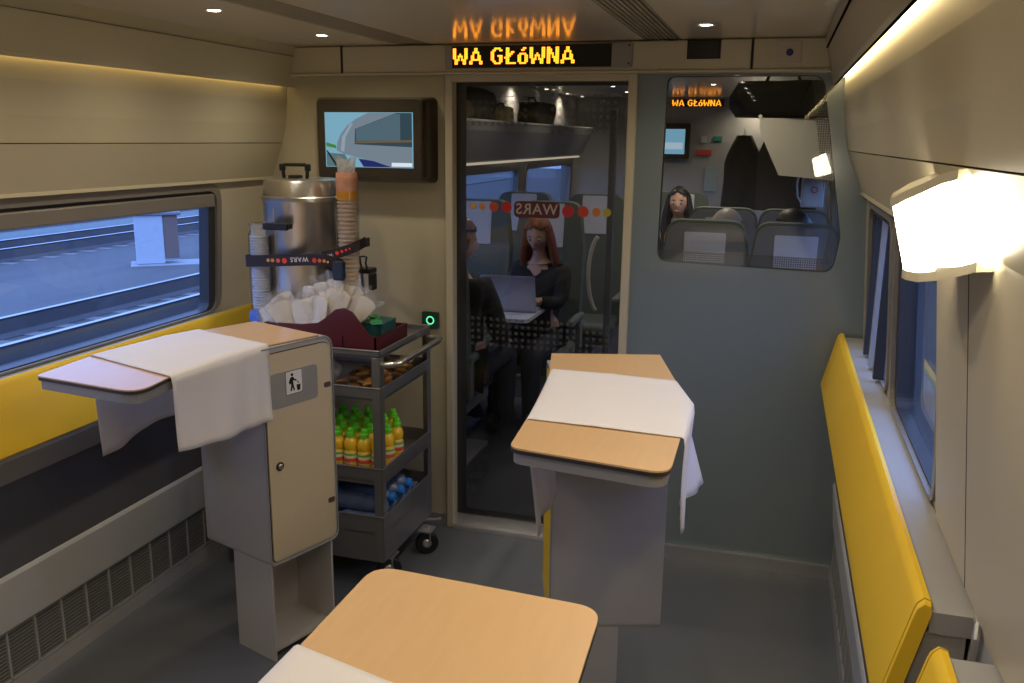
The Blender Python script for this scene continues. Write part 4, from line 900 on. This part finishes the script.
# table with laptop
t = thing('passenger_table', (-1.70, 5.0, 0), 'white table under the laptop behind the glass door', 'table')
bm = BM(); prism(bm, [(a, b, .715) for a, b in rrect(-2.2, 4.78, -1.32, 5.22, .05)], (0, 0, .022)); mk('tabletop', bm, mat('table_white', (.70, .70, .72), rough=.4), t)
bm = BM(); box(bm, (-1.86, 4.96, 0), (-1.80, 5.04, .715), .01); box(bm, (-1.95, 4.9, 0), (-1.7, 5.1, .02), .005); mk('leg', bm, STF, t)
t = thing('laptop', (-1.49, 4.98, .737), 'open silver laptop, its lid towards the camera', 'laptop')
LM = mat('laptop_silver', (.55, .55, .62), rough=.35, metal=.3)
bm = BM(); Ml = T(-1.490, 5.0, .738, R(4)); box(bm, (-.165, -.02, 0), (.165, .22, .016), .004, 2, Ml); mk('keyboard_base', bm, LM, t)
bm = BM(); prism(bm, [Ml @ Vector((a, -.02-(b)*.28, .012+b)) for a, b in rrect(-.165, 0, .165, .215, .012)], (0, -.008, 0)); lid = mk('screen_lid', bm, LM, t)
bm = BM(); disc(bm, Ml @ Vector((0, -.02-.11*.28-.0082, .122)), .011, (1, 0, 0), (0, -.27, .96), 16, (0, -.0006, 0)); mk('lid_emblem', bm, mat('emblem_grey', (.5, .5, .55), rough=.3), lid)
# pale arc and post standing in for a lens reflection in the door glass
t = thing('grab_handle', (-.93, 4.6, 0), 'curved pale grab handle behind the right edge of the glass door', 'handle')
bm = BM(); tube(bm, [(-.835+.07*(1-math.cos((k/12-.5)*2.4))-.09, 4.55, 1.06+.21*math.sin((k/12-.5)*2.4)) for k in range(13)], .011, 8); mk('grip', bm, mat('handle_pale', (.75, .68, .55), rough=.4), t, True)
bm = BM(); box(bm, (-.835, 4.53, 0), (-.80, 4.57, 1.9), .005); mk('post', bm, STF, t)

# ------------------------------------------------------------------ people
SKIN = mat('skin', (.62, .36, .27), rough=.5, var=.04); LIP = mat('lips', (.42, .10, .09), rough=.4); EYEW = mat('eye_white', (.7, .68, .66), rough=.3); IRIS = mat('iris', (.03, .02, .015), rough=.2); TEETH = mat('teeth', (.75, .72, .68), rough=.3)
def skinned(nodes, edges, sub=2):
    """nodes: list of (co, radius) ; returns a bmesh of the smooth grown surface"""
    me = bpy.data.meshes.new('sk'); me.from_pydata([n[0] for n in nodes], edges, []); o = bpy.data.objects.new('sk', me); COL.objects.link(o)
    md = o.modifiers.new('s', 'SKIN'); md.use_smooth_shade = True
    sv = me.skin_vertices[0].data
    for i, n in enumerate(nodes):
        r = n[1]; sv[i].radius = (r, r) if not isinstance(r, tuple) else r
    sv[0].use_root = True
    m2 = o.modifiers.new('u', 'SUBSURF'); m2.levels = sub; m2.render_levels = sub
    dg = bpy.context.evaluated_depsgraph_get(); me2 = bpy.data.meshes.new_from_object(o.evaluated_get(dg)); bm = bmesh.new(); bm.from_mesh(me2)
    bpy.data.objects.remove(o); bpy.data.meshes.remove(me); bpy.data.meshes.remove(me2); return bm
def person(loc, rz, label, top, hair, legs=(.02, .02, .025), pitch=0, turn=0, hands=None, smile=False, hairlen=.0, sleeves=None, collar=None, short=False, skin=SKIN):
    t = thing('person', loc, label, 'person', None, R(rz)); W = wm(t)
    hands = hands or ((-.16, .30, .60), (.16, .30, .60))
    HP = Vector((0, .10, .50)); CH_ = Vector((0, .03, .86)); NK = Vector((0, .045, 1.045)); HD = Vector((0, .075, 1.165))
    N = []; E_ = []
    def add(p, r, par=None):
        N.append((tuple(p), r)); 
        if par is not None: E_.append((par, len(N)-1))
        return len(N)-1
    hip = add(HP, (.15, .105)); ws = add((0, .06, .68), (.125, .085), hip); ch = add(CH_, (.155, .095), ws); ub = add((0, .035, .965), (.10, .07), ch); nk = add(NK, .048, ub); ht = add((0, .06, 1.10), .050, nk)
    hands_i = []
    for s, hp in ((-1, Vector(hands[0])), (1, Vector(hands[1]))):
        sh = Vector((s*.165, .03, .945)); el = (sh+hp)/2+Vector((s*.05, -.03, -.12)); 
        a = add(sh, .052, ch); b = add(el, .040, a); c = add(el.lerp(hp, .9), .026, b); d = (hp-el).normalized(); pm = add(hp, (.032, .016), c)
        sd = Vector((0, 0, 1)).cross(d).normalized()
        for k, (off, L) in enumerate(((-.027, .062), (-.009, .074), (.009, .070), (.026, .056))):
            f0 = add(hp+sd*off+d*.030, .0088, pm); f1 = add(hp+sd*off*1.1+d*(.030+L*.5)+Vector((0, 0, .004)), .008, f0); f2 = add(hp+sd*off*1.15+d*(.030+L)+Vector((0, 0, -.016)), .0065, f1)
        th = add(hp-sd*s*.034+d*.002, .010, pm); add(hp-sd*s*.052+d*.030+Vector((0, 0, -.006)), .0078, th)
    for s in (-1, 1):
        q = add((s*.09, .13, .49), .085, hip); kn = add((s*.11, .50, .50), .062, q); an = add((s*.11, .50, .11), .040, kn); add((s*.11, .60, .05), .036, an)
    bm = skinned(N, E_, 1)
    # head: sculpted ball joined into the same mesh
    hb = BM(); bmesh.ops.create_uvsphere(hb, u_segments=32, v_segments=24, radius=1)
    for v in hb.verts:
        x, y, z = v.co; X_ = x*.074; Y_ = y*.095; Z_ = z*.118
        if z < 0: k = 1+z*.38; X_ *= k; Y_ *= (1+z*.20) if y > 0 else (1+z*.35)
        if y > 0:
            Y_ *= .93
            nz = math.exp(-(x*x)/.018)*math.exp(-((z+.12)**2)/.035); Y_ += .024*nz
            for sx in (-1, 1): Y_ -= .010*math.exp(-((x-sx*.40)**2)/.03-((z-.06)**2)/.015)
            Y_ += .006*math.exp(-(x*x)/.08-((z+.48)**2)/.012); Y_ += .007*math.exp(-(x*x)/.06-((z+.86)**2)/.03)
        v.co = (X_, Y_, Z_)
    for f in hb.faces: f.material_index = 0
    def ball(c, r, mi, sc=(1, 1, 1)):
        b2 = bmesh.ops.create_uvsphere(hb, u_segments=12, v_segments=8, radius=r, matrix=Matrix.Translation(c) @ Matrix.Diagonal((*sc, 1)))
        for v in b2['verts']:
            for f in v.link_faces: f.material_index = mi
    for sx in (-1, 1):
        ball((sx*.030, .078, .007), .0115, 2, (1.1, .6, .62)); ball((sx*.030, .0835, .006), .0058, 3, (1, .6, 1)); ball((sx*.030, .079, .028), .014, 3, (1.15, .35, .16)); ball((sx*.075, -.004, -.012), .024, 0, (.30, .6, 1.1))
    ball((0, .087, -.055), .020, 1, (1.15 if not smile else 1.5, .38, .30))
    if smile: ball((0, .0905, -.053), .015, 4, (1.45, .35, .20))
    Mh = Matrix.Translation(HD) @ Matrix.Rotation(R(turn), 4, 'Z') @ Matrix.Rotation(R(-pitch), 4, 'X')
    bmesh.ops.transform(hb, matrix=Mh, verts=hb.verts[:])
    tmp = bpy.data.meshes.new('h'); hb.to_mesh(tmp); hb.free(); bm.from_mesh(tmp); bpy.data.meshes.remove(tmp)
    bmesh.ops.transform(bm, matrix=W, verts=bm.verts[:])
    mk('body', bm, [skin, LIP, EYEW, IRIS, TEETH], t, True, ang=80)
    # clothing over the same skeleton
    def cloth_part(name, idx, m, grow):
        mp = {}; NN = []; EE = []
        for i in idx: mp[i] = len(NN); r = N[i][1]; NN.append((N[i][0], (r[0]+grow, r[1]+grow) if isinstance(r, tuple) else r+grow))
        for a, b in E_:
            if a in mp and b in mp: EE.append((mp[a], mp[b]))
        b2 = skinned(NN, EE, 1); bmesh.ops.transform(b2, matrix=W, verts=b2.verts[:]); return mk(name, b2, m, t, True, ang=80)
    arm = [i for i in range(len(N)) if (6 <= i <= 8)] ; off = 6+4+12+2; arm2 = [off, off+1, off+2]
    cloth_part('jacket', [0, 1, 2, 3]+([6, 7, 8]+arm2 if not sleeves else [6]+[off]), mat('cloth_%s' % label[:12].replace(' ', '_'), top, rough=.85), .016)
    if sleeves:
        mp = mat('sleeve_%s' % label[:8].replace(' ', '_'), sleeves, rough=.85)
        cloth_part('sleeve', [6, 7, 8], mp, .013); cloth_part('sleeve', arm2, mp, .013)
    lg = off+4+12+2; cloth_part('trousers', [0]+list(range(lg, len(N)-0)), mat('trousers_dark', (.02, .02, .03), rough=.85), .012)
    if collar:
        b2 = BM(); lathe(b2, [(.056, .985), (.062, 1.0), (.054, 1.05), (.050, 1.05), (.056, 1.0)], (0, .045, 0), 20, M=None)
        prism(b2, [(-.05, .118, 1.0), (.05, .118, 1.0), (.018, .150, .86), (-.018, .150, .86)], (0, .010, -.002)); bmesh.ops.transform(b2, matrix=W, verts=b2.verts[:]); mk('shirt', b2, mat('shirt_white', (.75, .75, .78), rough=.85), t, True)
    # hair: cap plus locks
    h2 = BM(); bmesh.ops.create_uvsphere(h2, u_segments=32, v_segments=24, radius=1)
    dl = []
    for v in h2.verts:
        x, y, z = v.co
        line = .36+.25*(1-abs(x)) if y > .25 else (-.55 if y < .1 else -.1)
        if y > .1 and z < line and abs(x) < .86: dl.append(v)
        elif z < -.75: dl.append(v)
        r = 1+.03*math.sin(math.atan2(y, x)*14)*(1-abs(z)); v.co = (x*.085*r, y*.106*r-.004, z*.126+.004)
    bmesh.ops.delete(h2, geom=dl, context='VERTS')
    if hairlen > 0:
        rnd = random.Random(len(label)); 
        for k in range(26):
            a = math.pi*(.93+1.14*k/25); a = a if True else a
            cx, cy = .078*math.cos(a), .085*math.sin(a)+.01
            fr = abs(math.cos(a)); x2 = cx*1.30; y2 = cy*.9+(.025*fr if fr > .75 else 0)
            L = hairlen*(rnd.uniform(.9, 1.1))
            tube(h2, [(cx*.9, cy*.8, .06), (cx*1.08, cy*1.05, -.01), (x2, y2, -.09), (x2*1.08, y2+.004*math.sin(k), -.09-L*.5), (x2*1.0, y2+.01*fr, -.09-L)], [.016, .019, .021, .019, .006], 8)
    bmesh.ops.transform(h2, matrix=W @ Mh, verts=h2.verts[:])
    hm = mat('hair_%d' % int(sum(hair)*1e4), hair, rough=.45, var=.2, scale=60, stretch=(6, 6, 1))
    ho = mk('hair', h2, hm, t, True, ang=80)
    if hairlen == 0 or True:
        md = ho.modifiers.new('th', 'SOLIDIFY'); md.thickness = .004; md.offset = 0
    return t
person((-1.40, 5.40, 0), 176, 'woman with long auburn hair in black jacket typing on the laptop', (.012, .012, .016), (.22, .055, .02), pitch=20, hairlen=.17, hands=((-.06, .29, .79), (.08, .28, .79)), collar=None)
person((-1.595, 4.32, .05), -4, 'brown haired person in the seat by the left edge of the glass door', (.03, .028, .03), (.14, .06, .03), pitch=8, turn=-55, short=True)
person((-.71, 6.95, .12), 178, 'smiling woman with long black hair, black vest and white sleeves', (.015, .014, .016), (.012, .01, .01), pitch=0, hairlen=.20, smile=True, sleeves=(.72, .72, .74), collar=True)
person((-.25, 4.88, .10), 0, 'grey haired person in the left nearest seat, seen from behind', (.12, .12, .15), (.34, .30, .28), pitch=4, turn=-35)
person((.10, 4.90, .11), 10, 'dark haired person in the right nearest seat, head turned left', (.10, .11, .13), (.018, .014, .012), pitch=5, turn=60)
# far wall furniture
sg2 = sign(-1.16, -.57, 2.095, 2.185, Y3-.002, (-1.145, 2.10, -.60, 2.18), .0071, 'small distant amber display at the far end of the next coach')
t = thing('television', (-1.03, Y3, 1.56), 'distant wall television at the far end of the next coach', 'television')
bm = BM(); prism(bm, [(a, Y3-.08, b) for a, b in rrect(-1.24, 1.56, -.93, 1.93, .02)], (0, .08, 0)); mk('housing', bm, BEZEL, t)
bm = BM(); box(bm, (-1.21, Y3-.083, 1.61), (-.98, Y3-.08, 1.87)); s2 = mk('screen', bm, emis('far_screen', (.25, .52, .72), .8), t)
bm = BM(); box(bm, (-1.21, Y3-.0845, 1.66), (-1.0, Y3-.083, 1.73)); mk('picture', bm, emis('far_picture', (.55, .72, .85), .8), s2)
for nm, x0, x1, z0, z1, c, lab in (('exit_sign', -.69, -.60, 1.745, 1.80, (.03, .22, .14), 'small green sign on the far wall of the next coach'), ('notice', -.86, -.70, 1.60, 1.66, (.60, .07, .04), 'red notice on the far wall of the next coach'), ('notice', -.76, -.63, 1.22, 1.48, (.30, .36, .34), 'pale green notice board on the far wall behind the smiling woman'), ('notice', -.82, -.76, 1.73, 1.80, (.5, .5, .5), 'small white notice beside the green sign on the far wall')):
    bm = BM(); box(bm, (x0, Y3-.012, z0), (x1, Y3-.001, z1), .003, 1); o = mk(nm, bm, mat('sign_'+nm+str(int(z0*100)), c, rough=.5)); tag(o, lab, 'sign')
# dark shapes standing in for a dark glass area with reflections
for i, (x, c, lab) in enumerate(((-.30, (.022, .02, .018), 'dark coat hanging leftmost at the far end of the next coach'), (-.06, (.05, .042, .03), 'brownish coat hanging in the middle at the far end'), (.16, (.03, .028, .026), 'dark coat hanging rightmost at the far end of the next coach'))):
    t = thing('hanging_coat', (x, 7.9, 1.7), lab, 'coat'); bm = BM(); rows = []
    for k in range(9):
        s = k/8; wd = .06+.09*min(1, s*3)+.015*s; rows.append([bm.verts.new((x+wd*math.cos(a)*(1+.07*math.sin(a*5+k*.3+i)), 7.9+.06*math.sin(a)*(1+.15*math.sin(a*7+i)), 1.80-s*.62)) for a in [2*math.pi*q/28 for q in range(28)]])
    for a, b in zip(rows, rows[1:]):
        for q in range(28): bm.faces.new((a[q], a[(q+1) % 28], b[(q+1) % 28], b[q]))
    bm.faces.new(rows[0]); bm.faces.new(rows[-1]); mk('coat_cloth', bm, mat('coat_%d' % i, c, rough=.9), t, True, ang=70)
    bm = BM(); tube(bm, [(x, 7.9, 1.79), (x, 7.9, 1.86)], .005, 6); mk('hanger_hook', bm, ALU, t)
t = thing('equipment_panel', (.25, 6.9, 1.25), 'pale panel with a red ring mark at the right of the partition window', 'panel')
bm = BM(); box(bm, (.17, 6.9, 1.28), (.33, 6.96, 1.62), .01, 2); mk('panel_board', bm, mat('panel_pale', (.40, .40, .42), rough=.5), t)
bm = BM(); ring(bm, [(.26+.026*math.cos(a*math.pi/10), 1.41+.026*math.sin(a*math.pi/10)) for a in range(20)], [(.26+.017*math.cos(a*math.pi/10), 1.41+.017*math.sin(a*math.pi/10)) for a in range(20)], lambda a, b: (a, 6.899, b), (0, -.001, 0)); mk('ring_mark', bm, mat('mark_red', (.55, .03, .03), rough=.5), t)
bm = BM(); tube(bm, [(.17, 6.88, 1.56), (.145, 6.86, 1.52), (.135, 6.86, 1.45), (.145, 6.86, 1.36), (.17, 6.88, 1.32)], .007, 8); mk('grab_bar', bm, ALU, t, True)
# ceiling lights of the next coach: seen rows, then extra lamps added for brightness
for i, (x, y) in enumerate([(-2.1, 7.3), (-2.1, 8.15), (-2.1, 9.0), (-2.08, 9.6), (-1.41, 7.0), (-1.42, 7.8), (-1.45, 8.7), (-.30, 6.5), (-.28, 7.35), (-.27, 8.2), (-.26, 9.0), (-.25, 9.6), (-1.41, 4.6), (-.25, 3.95), (-1.41, 5.6), (-.3, 5.4), (-.62, 6.15), (-.56, 7.6)]):
    downlight(x, y, 2.2, 'small round ceiling downlight in the next coach, one of a row seen through the glass', 'ceiling downlights of the next coach', watts=21 if i in (0, 2, 4, 6, 7, 9, 11, 12, 13, 14, 15, 16) else 0)
